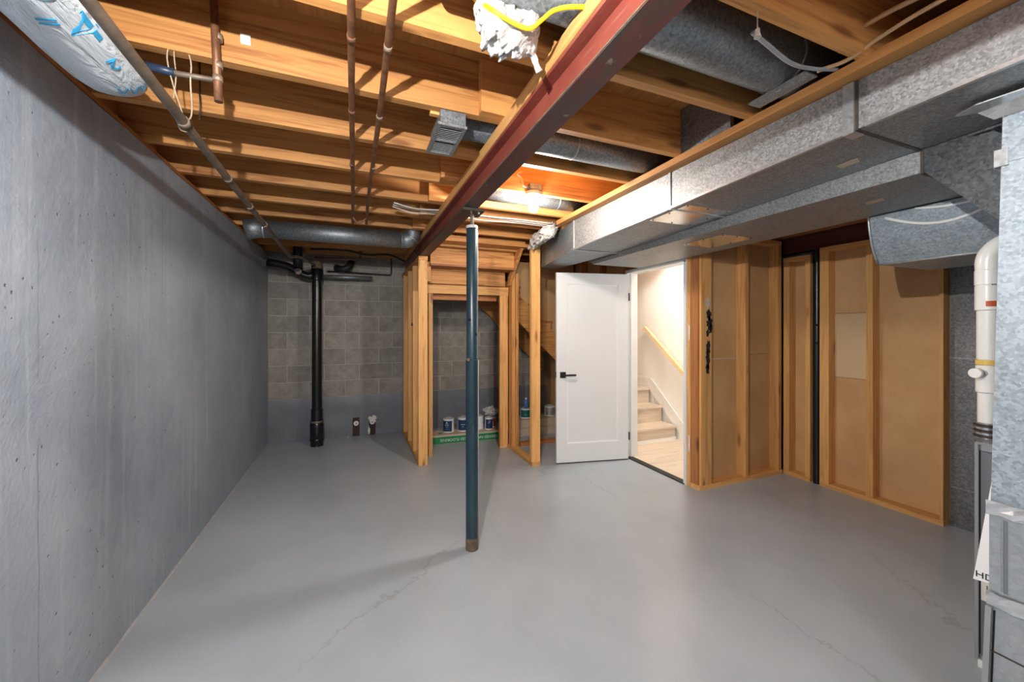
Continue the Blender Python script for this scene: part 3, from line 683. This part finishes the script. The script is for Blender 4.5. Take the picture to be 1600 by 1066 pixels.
lathe('collar', [(.033, .905), (.033, .97)], 'galvanized_smooth', (vx, vy, 0), vp, 24)
ring('pipe', .0285, .95, 1.45, 'pvc'); ring('coupling', .034, 1.095, 1.21, 'pvc'); ring('tape_band', .0345, 1.212, 1.232, 'yellow_tape', .001)
ring('reducer', .031, 1.232, 1.44, 'pvc'); ring('coupling', .036, 1.44, 1.545, 'pvc'); ring('coupling', .037, 1.545, 1.61, 'pvc')
V = []; Fc = []
for k in range(7):
    a = math.radians(190 + k * 12)
    for z in (1.455, 1.478): V.append((vx + .0366 * math.cos(a), vy + .0366 * math.sin(a), z))
    if k: Fc.append((2 * k - 2, 2 * k, 2 * k + 1, 2 * k - 1))
mesh_obj('orange_label', V, Fc, 'orange_print', vp)
V2 = [(x, y, z + .088) for x, y, z in V[4:10]]; mesh_obj('spec_label', V2, [(0, 2, 3, 1), (2, 4, 5, 3)], 'faded_ink', vp)
tube('elbow', [(vx, vy, 1.60), (vx, vy, 1.65), (vx + .008, vy - .010, 1.685), (vx + .03, vy - .03, 1.715), (vx + .07, vy - .06, 1.728), (vx + .2, vy - .15, 1.73)], .035, 'pvc', vp, 20, 4)
tube('tee_branch', [(vx, vy, 1.175), (vx - .030, vy + .004, 1.177), (vx - .055, vy + .01, 1.178)], .016, 'pvc', vp, 14); cyl('tee_cap', (vx - .05, vy + .009, 1.178), (vx - .075, vy + .013, 1.179), .020, 'pvc', vp, 14)
fc = thing('filter_card', 'white printed filter card sticking out of the return duct', 'card', (2.0, .63, .49))
card = fix(mesh_obj('card', [(1.985, .604, .881), (2.0, .655, .492), (2.0, .592, .500), (1.985, .592, .885), (1.989, .604, .881), (2.004, .655, .492), (2.004, .592, .500), (1.989, .592, .885)], BF, 'paper', fc))
text_mesh('lettering', 'HDX', .030, 'ink', Mside(1.9975, .617, .515), fc)
text_mesh('lettering', 'ICP F', .026, 'ink', Matrix(((0, 0, -1, .008), (0, -1, 0, -.075), (1, 0, 0, .31), (0, 0, 0, 1))) @ Matrix.Identity(4), fu)
for i in range(3): box('print_line', .008, .009, -.03 - i * .012, -.026 - i * .012, .28, .335, 'faded_ink', fu)

# ------------------------------------------------------------------ round ducts
def ribs(par, pts, r, mat, n='seam'):
    for a, b_ in pts: cyl(n, a, b_, r, mat, par, 24)
d = thing('round_duct', 'grey round metal duct with elbow crossing below the far joists', 'duct', (-.1, 3.65, 2.18))
dy, dz = 3.81, 2.206
tube('pipe', [(-.70, dy, dz - .003), (.43, dy, dz)], .0745, 'galvanized_dull', d, 28)
EP = [(.42, dy, dz), (.47, dy, dz + .002), (.505, dy, dz + .018), (.522, dy, dz + .05), (.525, dy, dz + .09), (.525, dy, dz + .29)]
tube('elbow', EP, .0755, 'galvanized_dull', d, 24)
for i in (0, 2, 4): 
    p0 = Vector(EP[i]); dd = (Vector(EP[i + 1]) - p0).normalized(); cyl('seam', p0 - dd * .004, p0 + dd * .004, .078, 'galvanized_smooth', d, 24)
tube('boot', [(-.82, dy, dz - .02), (-.76, dy, dz - .006), (-.69, dy, dz - .003)], lambda t_: .088 - .012 * t_, 'galvanized_dull', d, 8); cyl('collar', (-.70, dy, dz - .003), (-.685, dy, dz - .003), .077, 'galvanized_smooth', d, 24)
d = thing('round_duct', 'large galvanized round duct passing over the near end of the beam', 'duct', (1.1, 1.0, 2.4))
cyl('pipe', (.20, 1.01, 2.385), (1.72, 1.01, 2.385), .10, 'galvanized_dull', d, 32); cyl('seam', (1.52, 1.01, 2.385), (1.53, 1.01, 2.385), .103, 'galvanized_smooth', d, 32)
box('hanger', 1.50, 1.57, .90, 1.12, 2.283, 2.288, 'galvanized', d)
d = thing('round_duct', 'galvanized round duct leading from the ceiling register over the beam', 'duct', (1.1, 1.86, 2.37))
cyl('pipe', (.43, 1.84, 2.357), (1.75, 1.84, 2.357), .070, 'galvanized_dull', d, 28); cyl('seam', (1.1, 1.84, 2.357), (1.108, 1.84, 2.357), .072, 'galvanized_smooth', d, 28)
d = thing('round_duct', 'galvanized round duct between joists just behind the glowing bulb', 'duct', (1.1, 2.66, 2.37))
cyl('pipe', (.79, 2.655, 2.352), (1.75, 2.655, 2.352), .066, 'galvanized', d, 28); cyl('seam', (1.45, 2.655, 2.352), (1.458, 2.655, 2.352), .068, 'galvanized_smooth', d, 28)
tag(box('duct_blocking', 1.60, 1.625, 1.28, 1.60, JZ + .003, JT - .003, 'galvanized_dull'), 'dark metal plate closing a joist bay beside the trunk duct', 'metal plate')
# register
rg = thing('ceiling_register', 'galvanized louvred air register hanging under the joists', 'vent', (.38, 1.75, 2.2))
rx0, rx1, ry0, ry1, rz = .325, .452, 1.615, 1.905, 2.215
box('boot', rx0 + .012, rx1 - .008, ry0 - .0, ry1 - .06, rz + .012, 2.278, 'galvanized_dull', rg)
for a in ((rx0, rx0 + .017, ry0, ry1), (rx1 - .017, rx1, ry0, ry1), (rx0 + .017, rx1 - .017, ry0, ry0 + .02), (rx0 + .017, rx1 - .017, ry1 - .02, ry1)): box('frame', *a, rz, rz + .012, 'galvanized', rg, .002)
box('backing', rx0 + .015, rx1 - .015, ry0 + .015, ry1 - .015, rz + .0105, rz + .0118, 'dark_hole', rg)
y = ry0 + .026
while y < ry1 - .024:
    o = mesh_obj('louvre', [(rx0 + .017, y, rz + .001), (rx1 - .017, y, rz + .001), (rx1 - .017, y + .006, rz + .004), (rx0 + .017, y + .006, rz + .004), (rx0 + .017, y + .0005, rz + .003), (rx1 - .017, y + .0005, rz + .003), (rx1 - .017, y + .0065, rz + .006), (rx0 + .017, y + .0065, rz + .006)], BF, 'wear_and_highlight', rg); y += .0150
box('divider', rx0 + .017, rx1 - .017, (ry0 + ry1) / 2 - .004, (ry0 + ry1) / 2 + .004, rz - .001, rz + .010, 'galvanized', rg)

# ------------------------------------------------------------------ pipes
for x, y1, lab in ((-.006, 3.58, 'thin brown copper pipe running under the joists, left of its twin'), (.103, 3.55, 'thin brown copper pipe running under the joists, right of its twin')):
    p = thing('copper_pipe', lab, 'pipe', (x, 2, 2.26), group='copper pipes under the joists')
    w1 = .004 if x < 0 else -.006
    tube('pipe', [(x, -1.5, 2.268), (x + w1 * .5, .6, 2.268), (x, 1.6, 2.266), (x + w1, 2.8, 2.266), (x, y1, 2.264)], .0115, 'copper_old', p, 12, 4)
    for yy_ in (1.30, 1.74, 2.3): cyl('joint', (x, yy_, 2.2665), (x, yy_ + .028, 2.2665), .0135, 'solder' if x > 0 else 'copper_old', p, 12)
tube('cross_link', [(-.006, 3.36, 2.262), (.02, 3.37, 2.225), (.06, 3.37, 2.222), (.10, 3.36, 2.262)], .008, 'copper_old', p, 8, 4)
p = thing('iron_pipe', 'long rusty iron pipe sloping beside the left concrete wall', 'pipe', (-.53, 2.5, 2.04))
IPZ = lambda y: 2.066 - .021 * (y - 1.2) if y < 2.7 else 2.0345 - .0135 * (y - 2.7)
tube('pipe', [(-.528, y, IPZ(y)) for y in (-1.5, .5, 1.9, 2.7, 4.0)], .0155, 'iron_old', p, 14)
for yy_ in (1.62, 2.12, 2.52, 2.9): cyl('coupling', (-.528, yy_, IPZ(yy_)), (-.528, yy_ + .03, IPZ(yy_ + .03)), .019, 'iron_old', p, 14)
tube('elbow', [(-.528, 3.98, IPZ(3.98)), (-.52, 4.04, 2.02), (-.47, 4.3, 2.06), (-.41, 5.02, 2.10)], .013, 'iron_old', p, 10, 4)
p = thing('drop_pipe', 'short capped pipe hanging down between the first joists', 'pipe', (-.42, 1.58, 2.12))
tube('pipe', [(-.432, 1.575, 2.50), (-.425, 1.58, 2.3), (-.419, 1.587, 2.125)], .0125, 'copper_old', p, 12)
for z in (2.19, 2.235, 2.33): cyl('joint', (-.421, 1.585, z), (-.421, 1.585, z + .02), .015, 'solder', p, 12)
tube('branch', [(-.425, 1.595, 2.20), (-.53, 1.61, 2.205), (-.595, 1.618, 2.213)], .009, 'iron_old', p, 10); tube('valve', [(-.545, 1.612, 2.206), (-.625, 1.621, 2.217)], .013, 'blue_valve', p, 10)
# insulated duct in printed plastic
ins = thing('insulated_duct', 'plastic wrapped insulated duct with blue print beside the left wall', 'duct', (-.72, 1, 2.2))
cx, cz, rx, rz_ = -.728, 2.198, .105, .078; V = []; Fc = []; N, M = 70, 40
y_end = 1.75
def duct_pt(i, th, lift=0):
    y = -1.0 + (y_end + 1.0) * i
    e = max(0, (y - (y_end - .14)) / .14); k = math.sqrt(max(0, 1 - e * e * .93)) if e > 0 else 1
    wr = 1 + .045 * noise.noise(Vector((math.cos(th) * 1.5, math.sin(th) * 1.5, y * 5))) + .03 * noise.noise(Vector((math.cos(th) * 5, math.sin(th) * 5, y * 9 + th)))
    return Vector((cx + (rx * wr + lift) * k * math.cos(th), y, cz + (rz_ * wr + lift) * k * math.sin(th)))
for i in range(N + 1):
    for k in range(M): V.append(duct_pt(i / N, 2 * PI * k / M))
    if i:
        for k in range(M): a = (i - 1) * M; j = (k + 1) % M; Fc.append((a + k, a + j, a + M + j, a + M + k))
Fc.append(tuple(range(N * M, (N + 1) * M)))
o = fix(mesh_obj('sleeve', [tuple(v) for v in V], Fc, 'sleeve_plastic', ins, smooth=True))
def wrap(y0, th0, ang, s=1):
    ca, sa = math.cos(ang), math.sin(ang)
    def f(v):
        a, b_ = (v.x * ca - v.y * sa) * s, (v.x * sa + v.y * ca) * s
        return duct_pt((y0 + a + 1.0) / (y_end + 1.0), th0 + b_ / .09, .0022 + v.z)
    return f
for body, size, y0, th0, ang in (('4', .14, 1.37, -.72, 1.5), ('=', .07, 1.33, -1.30, 1.5), ('2', .06, 1.505, -.80, -1.7), ('/\\/\\/\\', .05, 1.64, -.85, -1.9), ('C', .12, 1.22, -1.0, 1.3)):
    text_mesh('lettering', body, size, 'sleeve_print', None, ins, .0006, wrap(y0, th0, ang))
# soil stack
s = thing('drain_stack', 'black vertical drain pipe in front of the block wall', 'pipe', (-.392, 5.1, 0))
sx_, sy = -.395, 5.10
lathe('pipe', [(.055, .40), (.053, 2.06)], 'black_pipe', (sx_, sy, 0), s, 24)
lathe('coupling', [(.063, .285), (.063, .43), (.055, .435)], 'black_pipe', (sx_, sy, 0), s, 24)
lathe('base_hub', [(.070, 0), (.070, .05), (.074, .055), (.074, .25), (.070, .262), (.066, .287)], 'black_pipe', (sx_, sy, 0), s, 24); lathe('clamp_ring', [(.068, .272), (.071, .276), (.071, .29), (.068, .294)], 'iron_old', (sx_, sy, 0), s, 24)
lathe('lower_ring', [(.0745, .06), (.0765, .065), (.0765, .08), (.0745, .085)], 'black_pipe', (sx_, sy, 0), s, 24)
lathe('upper_hub', [(.055, 1.93), (.066, 1.94), (.066, 2.06), (.060, 2.07)], 'black_pipe', (sx_, sy, 0), s, 24)
lathe('cap_fitting', [(.05, 2.07), (.058, 2.08), (.055, 2.15), (.045, 2.16)], 'rust_base', (sx_, sy, 0), s, 12)
tube('side_branch', [(sx_, sy, 2.00), (-.50, 5.10, 1.985), (-.60, 5.10, 2.03), (-.72, 5.11, 2.09), (-.9, 5.12, 2.12)], .045, 'black_pipe', s, 16, 4)
tube('riser', [(-.60, 5.16, 2.05), (-.60, 5.16, 2.5)], .05, 'black_matte', s, 16); cyl('cleanout', (-.58, 5.04, 2.02), (-.58, 5.02, 2.02), .035, 'iron_old', s, 12)
def simple_tube(name, label, cat, pts, r, mat, curve=0, group=None, flat=1.0): return tag(tube(name, pts, r, mat, None, 8, curve, flat), label, cat, group)
simple_tube('copper_pipe', 'short copper pipe bent above the drain stack', 'pipe', [(-.42, 5.05, 2.19), (.06, 5.05, 2.20), (.08, 5.05, 2.21), (.08, 5.05, 2.45)], .012, 'copper_old')
simple_tube('grey_pipe', 'short grey pipe stub at the stack on the block wall', 'pipe', [(-.33, 5.15, 1.99), (.22, 5.17, 2.0)], .022, 'galvanized_dull')
simple_tube('black_wire', 'black cable looped along the top of the block wall', 'cable', [(-.3, 5.31, 2.08), (.44, 5.31, 2.07), (.46, 5.31, 2.09), (.46, 5.31, 2.3)], .008, 'black_matte')
simple_tube('black_cable', 'thick black cable sagging under the farthest joists', 'cable', [(-.45, 4.9, 2.26), (-.1, 4.9, 2.275), (.15, 4.9, 2.24), (.4, 4.92, 2.26), (.59, 4.95, 2.20)], .012, 'black_matte', 5)
tag(tube('junk_elbow', [(-.2, 5.25, 2.12), (-.12, 5.2, 2.10), (-.05, 5.2, 2.13), (-.02, 5.25, 2.2)], .04, 'black_matte', None, 12, 4), 'black fitting hanging right of the drain stack top', 'pipe fitting')
# capped stubs in the painted base
for i, (x, lab) in enumerate(((.034, 'narrow pocket with capped pipe at the block wall foot, nearer the drain stack'), (.228, 'narrow pocket with white plaster patch at the block wall foot, farther from the drain stack'))):
    q = thing('wall_pocket', lab, 'pipe stub', (x, 5.37, 0), group='pipe pockets at the wall foot')
    box('recess', x - .04, x + .04, 5.362, 5.372, .0, .235, 'dark_gap_board', q); cyl('cap', (x, 5.362, .165), (x, 5.345, .165), .03, 'white_plastic', q, 16); cyl('cap_square', (x, 5.345, .165), (x, 5.338, .165), .011, 'cable_grey', q, 6)
    if i: splat('plaster', x + .0, .20, .055, .05, 5.361, 'stain_white', q, 5); splat('plaster', x - .04, .06, .014, .06, 5.361, 'stain_white', q, 6)

# ------------------------------------------------------------------ lamps
def bulb_lamp(label, x, y, ztop, zc, r, glow, mat='ceramic', yback=.045):
    L = thing('bulb_lamp', label, 'lamp', (x, y, ztop))
    box('box', x - .045, x + .045, y - .045, y + yback, ztop - .045, ztop - .003, 'galvanized_dull', L, .004)
    lathe('holder', [(.022, ztop - .105), (.028, ztop - .10), (.032, ztop - .08), (.052, ztop - .07), (.054, ztop - .05), (.046, ztop - .045)], mat, (x, y, 0), L, 24)
    pr = [(r * .02 + r * math.sin(a), zc - r * math.cos(a)) for a in [i * PI / 10 for i in range(8)]] + [(r * .55, zc + r * 1.0), (r * .42, zc + r * 1.25)]
    lathe('bulb', pr, glow, (x, y, 0), L, 14); lathe('bulb_cap', [(.015, zc + r * 1.2), (.015, ztop - .10)], 'can_steel', (x, y, 0), L, 14)
    return L
L = bulb_lamp('lit bare bulb in a white ceramic holder behind the beam', 1.128, 2.392, 2.336, 2.184, .033, 'bulb_main', yback=.026)
tube('wire', [(1.084, 2.38, 2.31), (1.05, 2.38, 2.32), (1.04, 2.39, 2.37), (1.01, 2.39, 2.39), (1.04, 2.39, 2.41)], .006, 'cable_white', L, 6, 4)
bulb_lamp('bare bulb hanging from the joists just above the camera', -.2, .28, 2.16, 2.02, .011, 'bulb_near')
cyl('stem', (-.2, .28, 2.15), (-.2, .28, 2.50), .008, 'cable_white', bpy.data.objects['bulb_lamp.001'], 8)
sl = thing('added_fill_softbox', 'square softbox added for even fill, on a tripod stand behind the camera', 'lamp', (.3, -1.6, 0))  # added lamp, unseen behind the camera, evens out the room light
box('softbox_face', -.1, .7, -1.50, -1.49, 1.75, 2.15, 'added_fill_glow', sl); 
mesh_obj('softbox_shell', [(-.11, -1.495, 1.74), (.71, -1.495, 1.74), (.71, -1.495, 2.16), (-.11, -1.495, 2.16), (.2, -1.75, 1.88), (.4, -1.75, 1.88), (.4, -1.75, 2.02), (.2, -1.75, 2.02)], [(0, 1, 5, 4), (1, 2, 6, 5), (2, 3, 7, 6), (3, 0, 4, 7), (4, 5, 6, 7)], 'black_matte', sl)
cyl('pole', (.3, -1.77, .3), (.3, -1.77, 1.95), .014, 'black_matte', sl, 10)
for a in (.5, 2.6, 4.7): cyl('leg', (.3, -1.77, .45), (.3 + .38 * math.cos(a), -1.77 + .38 * math.sin(a), .005), .010, 'black_matte', sl, 8)
simple_tube('joist_plug', 'small white junction plate on the joist right of the bulb', 'electrical box', [(1.47, 2.43, 2.36), (1.55, 2.43, 2.36)], .018, 'white_plastic')

# ------------------------------------------------------------------ insulation, cables, bits on the joists
def tuft(name, pts, rad, mat, seed, label, n=22, flat=.6):
    P = smooth_path(pts, 14); bm = bmesh.new()
    V = []; Fc = []; seg = 44
    for i, p_ in enumerate(P):
        t_ = i / (len(P) - 1); r = rad(t_); d_ = (P[min(i + 1, len(P) - 1)] - P[max(0, i - 1)]).normalized(); a = d_.cross(Vector((0, 1, .2))).normalized(); b_ = a.cross(d_)
        for k in range(seg):
            th = 2 * PI * k / seg; w = 1 + .45 * noise.noise(Vector((math.cos(th) * 2 + seed, math.sin(th) * 2, t_ * 7))) + .3 * noise.noise(Vector((math.cos(th) * 4, math.sin(th) * 4 + seed, t_ * 16))) + .2 * noise.noise(Vector((math.cos(th) * 11, math.sin(th) * 11 + seed, t_ * 45)))
            V.append(tuple(p_ + a * math.cos(th) * r * w + b_ * math.sin(th) * r * w * flat))
        if i:
            for k in range(seg): o_ = (i - 1) * seg; j = (k + 1) % seg; Fc.append((o_ + k, o_ + j, o_ + seg + j, o_ + seg + k))
    Fc += [tuple(range(seg))[::-1], tuple(range(len(V) - seg, len(V)))]; bm.free()
    return tag(fix(mesh_obj(name, V, Fc, mat, smooth=True)), label, 'insulation')
tuft('insulation_tuft', [(.33, 1.07, 2.31), (.40, 1.08, 2.285), (.47, 1.09, 2.255), (.52, 1.115, 2.228), (.552, 1.125, 2.185)], lambda t_: .010 + .078 * max(0, math.sin(PI * min(1, t_ * 1.12 + .12))) ** 1.2, 'fibreglass', 3, 'white fluff of fibreglass hanging below the near round duct')
tuft('insulation_batt', [(1.575, 2.99, 2.215), (1.595, 3.1, 2.22), (1.63, 3.3, 2.23), (1.665, 3.46, 2.232), (1.685, 3.53, 2.235)], lambda t_: .085 if .04 < t_ < .97 else .06, 'fibreglass', 9, 'white insulation batt draped over the end stud beside the trunk duct', flat=.6)
simple_tube('yellow_cable', 'yellow electrical cable looped through the white fibreglass', 'cable', [(.30, 1.13, 2.40), (.326, 1.11, 2.34), (.36, 1.04, 2.262), (.42, 1.03, 2.235), (.47, 1.02, 2.225), (.50, 1.0, 2.245), (.533, .98, 2.268), (.60, .95, 2.274), (.75, .92, 2.276), (.80, .90, 2.29)], .0065, 'yellow_cable', 6)
for i, (dy_, sag, lab) in enumerate(((0, .012, 'nearest white cable of three crossing under the joists behind the post'), (.05, .004, 'middle white cable of three crossing under the joists behind the post'), (.095, .018, 'farthest white cable of three crossing under the joists behind the post'))):
    y = 2.95 + dy_
    simple_tube('white_cable', lab, 'cable', [(.27, y - .03, 2.273), (.42, y + .01, 2.272 - sag), (.60, y + .03, 2.274), (.71, y, 2.274), (.95, y, 2.272 - sag), (1.3, y + .02, 2.27), (1.58, y + .02, 2.268)], .006, 'cable_white', 6, 'white cables under the joists')
simple_tube('grey_cable', 'flat grey cable sagging below the joist near the trunk duct', 'cable', [(1.14, .835, 2.276), (1.22, .842, 2.262), (1.34, .85, 2.243), (1.45, .85, 2.252), (1.57, .84, 2.272)], .008, 'cable_grey', 6, flat=.6)
simple_tube('tan_cable', 'tan cable resting along the wooden strip, lower of two', 'cable', [(1.50, .86, 2.262), (1.555, .80, 2.276), (1.57, .72, 2.30), (1.572, .60, 2.31), (1.572, .40, 2.30), (1.57, .1, 2.29)], .007, 'cable_tan', 6)
simple_tube('tan_cable', 'tan cable hanging in the bay above the wooden strip, upper of two', 'cable', [(1.575, .79, 2.345), (1.57, .77, 2.365), (1.555, .68, 2.355), (1.54, .55, 2.328), (1.54, .4, 2.315), (1.545, .1, 2.305)], .008, 'cable_tan', 6)
pc = thing('pull_cord', 'white pull cord with frayed knot hanging from a joist', 'cord', (1.07, .80, 2.25))
tube('cord', [(1.085, .78, 2.42), (1.085, .78, 2.232)], .0018, 'string', pc, 6); tuftk = lathe('knot', [(.003, 2.234), (.007, 2.228), (.006, 2.222), (.009, 2.212), (.010, 2.206)], 'cable_white', (1.085, .78, 0), pc, 8)
hk = thing('hook_plate', 'bent pale metal hook plate on the second joist', 'hook', (-.345, 1.63, 2.38))
box('plate', -.357, -.333, 1.6285, 1.6325, 2.345, 2.435, 'wear_and_highlight', hk, .001); cyl('plate_hole', (-.345, 1.6288, 2.418), (-.345, 1.6278, 2.418), .005, 'dark_hole', hk, 12)
prism('lip', [(1.6285, 2.345), (1.605, 2.36), (1.603, 2.385), (1.606, 2.386), (1.609, 2.362), (1.6285, 2.349)], -.362, -.332, 0, 'white_plastic', hk)
sg = thing('wire_loop', 'tangle of thin string and wire tied around the iron pipe', 'string', (-.55, 1.6, 2.2))
tube('string', [(-.545, 1.628, 2.36), (-.56, 1.628, 2.32), (-.565, 1.61, 2.25), (-.55, 1.62, 2.16), (-.538, 1.66, 2.09)], .0022, 'string', sg, 6, 4); tube('string', [(-.545, 1.628, 2.36), (-.53, 1.63, 2.33), (-.505, 1.62, 2.26), (-.50, 1.60, 2.18), (-.505, 1.63, 2.11), (-.52, 1.655, 2.08), (-.55, 1.66, 2.075), (-.548, 1.66, 2.045), (-.53, 1.66, 2.038)], .0027, 'string', sg, 6, 4)
tube('knot', [(-.55, 1.629, 2.37), (-.538, 1.627, 2.34), (-.548, 1.626, 2.31)], .006, 'cable_grey', sg, 6, 4); tube('string', [(-.55, 1.628, 2.36), (-.55, 1.62, 2.27), (-.545, 1.62, 2.2), (-.555, 1.63, 2.13)], .002, 'string', sg, 6, 4)
simple_tube('chain', 'thin rusty chain hanging behind the iron pipe', 'chain', [(-.60, 2.02, 2.5), (-.598, 2.02, 2.30), (-.60, 2.02, 2.245)], lambda t_: .0035, 'rust_base')
tag(box('wood_chip', .30, .355, 1.65, 1.672, 2.270, 2.2815, 'stud_wood_x'), 'pale wood chip under the joist beside the register', 'wood chip')
for x, z, r in ((.183, 2.437, .018), (.267, 2.48, .009), (.262, 2.375, .009), (.39, 2.40, .006), (.44, 2.375, .006)):
    cyl('drilled_hole', (x, 1.6455, z), (x, 1.6363, z), r, 'dark_hole', ce, 14)

# ------------------------------------------------------------------ things stored in the closet
fb = thing('flooring_box', 'long green and tan carton with upside-down lettering on the closet floor', 'carton', (1.25, 4.6, 0))
bx = [(.72, 4.615), (1.71, 4.555), (1.725, 4.80), (.735, 4.86)]
mesh_obj('carton', [(x, y, 0) for x, y in bx] + [(x, y, .105) for x, y in bx], BF, 'cardboard', fb)
ang = math.atan2(4.555 - 4.615, .99); fcx, fcy = 1.215, 4.585
nrm = Vector((math.sin(ang), -math.cos(ang), 0)); dxv = Vector((math.cos(ang), math.sin(ang), 0))
q = [Vector((fcx, fcy, 0)) + dxv * s_ * .495 + nrm * .0012 for s_ in (-1, 1)]
mesh_obj('green_band', [tuple(q[0] + Vector((0, 0, .003))), tuple(q[1] + Vector((0, 0, .003))), tuple(q[1] + Vector((0, 0, .085))), tuple(q[0] + Vector((0, 0, .085)))], [(0, 1, 2, 3)], 'green_print', fb)
def front_mat(p_, rot180=True):
    x = -dxv if rot180 else dxv; y = Vector((0, 0, -1 if rot180 else 1))
    return Matrix(((x.x, y.x, nrm.x, p_.x), (x.y, y.y, nrm.y, p_.y), (x.z, y.z, nrm.z, p_.z), (0, 0, 0, 1)))
text_mesh('lettering', 'NEERED HARDWOOD FLOORING', .046, 'print_white', front_mat(Vector((fcx, fcy, .044)) + dxv * .09 + nrm * .0025), fb)
text_mesh('print_marks', '- -- - -- -', .06, 'faded_ink', Matrix(((-dxv.x, .06, 0, 1.18), (-dxv.y, -1, 0, 4.68), (0, 0, 1, .1055), (0, 0, 0, 1))), fb, .0003)
lathe('logo', [(.028, .1052), (.027, .1057)], 'green_print', (.97, 4.69, 0), fb, 18)
def carton(label, x0, x1, y0, y1, z0, z1, green=False):
    c_ = thing('flooring_box', label, 'carton', ((x0 + x1) / 2, (y0 + y1) / 2, z0)); box('carton', x0, x1, y0, y1, z0, z1, 'cardboard', c_); box('lid_flap', x0 - .002, x1 + .002, y0 - .003, y1, z1 - .012, z1 + .002, 'cardboard', c_)
    if green: box('green_end', x0 - .003, x0 + .03, y0 - .004, y0 - .0005, z0 + .003, z1 - .013, 'green_print', c_)
carton('tan carton lying under another behind the end stud', 1.80, 2.62, 4.55, 4.80, 0, .098, True); carton('tan carton stacked on top of another behind the end stud', 1.79, 2.60, 4.57, 4.82, .101, .198)
def can(label, x, y, z, r, h, body, lab, face=0.0, lid='can_steel', mark=None):
    c_ = thing('paint_can', label, 'paint can', (x, y, z), 0, 'paint cans on the cartons')
    lathe('body', [(r, z), (r + .003, z + .004), (r, z + .010), (r, z + h - .010), (r + .003, z + h - .004), (r + .001, z + h)], body, (x, y, 0), c_, 28)
    lathe('lid', [(r - .012, z + h - .004), (r - .004, z + h + .002), (r - .012, z + h + .004), (r - .018, z + h - .002), (.002, z + h - .002)], lid, (x, y, 0), c_, 28)
    V = []; Fc = []; n = 14; a0 = -PI / 2 - .35 - 1.0 + face; a1 = -PI / 2 - .35 + 1.0 + face
    for k in range(n + 1):
        a = a0 + (a1 - a0) * k / n
        for zz in (z + .014, z + h * .86): V.append((x + (r + .001) * math.cos(a), y + (r + .001) * math.sin(a), zz))
        if k: Fc.append((2 * k - 2, 2 * k, 2 * k + 1, 2 * k - 1))
    mesh_obj('label_wrap', V, Fc, lab, c_)
    def bend(cz_, off):
        return lambda v: Vector((x + (r + .0022 + v.z) * math.cos(-PI / 2 - .3 + face + off + v.x / r), y + (r + .0022 + v.z) * math.sin(-PI / 2 - .3 + face + off + v.x / r), cz_ + v.y))
    for body_, size, cz_ in (mark or ()): text_mesh('lettering', body_, size, 'print_white', None, c_, .0003, bend(z + h * cz_, 0))
    tube('bail', [(x - r, y, z + h - .02), (x - r * .75, y - .015, z + h + .005), (x, y - .02, z + h + .028), (x + r * .75, y - .015, z + h + .005), (x + r, y, z + h - .02)], .0018, 'can_steel', c_, 6, 5)
    return c_
CB = .107
can('navy and white paint can nearest the left jamb of the closet doorway', 1.085, 4.735, CB, .066, .165, 'can_white', 'can_navy', -.25, mark=(('^', .06, .66), ('--', .07, .60), ('---', .035, .45), ('--', .03, .30)))
can('white paint can with navy label left of the teal post', 1.265, 4.725, CB, .066, .165, 'can_white', 'can_navy', 0, mark=(('---', .06, .55), ('--', .04, .38)))
cd_ = can('white paint can with black dot right of the teal post', 1.465, 4.745, CB, .066, .165, 'can_white', 'can_white')
for ang_ in (-1.9,): d_ = Vector((math.cos(ang_), math.sin(ang_), 0)); c0 = Vector((1.465, 4.745, CB + .12)) + d_ * .064; cyl('label_dot', c0, c0 + d_ * .004, .012, 'ink', cd_, 14)
can('small blue and white paint can at the carton edge', 1.585, 4.67, CB, .050, .15, 'can_white', 'can_navy', .1, mark=(('//', .05, .65),))
can('red paint can beside the right jamb of the closet doorway', 1.67, 4.755, CB, .036, .13, 'can_steel', 'can_red')
can('teal paint can on the cartons behind the end stud', 2.10, 4.70, .201, .068, .125, 'can_white', 'can_green', mark=(('--', .04, .4),))
can('grey and white paint can beside the open door edge', 2.46, 4.70, .201, .07, .13, 'can_white', 'can_steel')
sb = thing('spray_can', 'blue spray can standing on the teal paint can', 'spray can', (2.11, 4.70, .33))
lathe('body', [(.028, .330), (.030, .335), (.030, .425), (.020, .44)], 'spray_blue', (2.11, 4.70, 0), sb, 20); lathe('nozzle', [(.012, .44), (.012, .46), (.009, .462)], 'white_plastic', (2.11, 4.70, 0), sb, 14)
bm = bmesh.new(); bmesh.ops.create_icosphere(bm, subdivisions=4, radius=1)
for v in bm.verts:
    n_ = noise.noise(v.co * 2.1 + Vector((4, 1, 0))) * .45 + noise.noise(v.co * 5) * .25; v.co *= (1 + n_); v.co.x *= .085; v.co.y *= .07; v.co.z *= .055
me = bpy.data.meshes.new('plastic_bag'); bm.to_mesh(me); bm.free(); me.materials.append(MATS['clear_bag'])
o = bpy.data.objects.new('plastic_bag', me); COL.objects.link(o); o.location = (1.63, 4.74, .315); tag(o, 'crumpled clear plastic bag lying on the paint cans', 'bag')
o = box('stud_clip', .585, .60, 4.33, 4.36, 1.40, 1.43, 'black_matte'); tag(o, 'small black clip on the second stud under the beam', 'clip')
for o in bpy.data.objects:
    if '_local' in o: del o['_local']
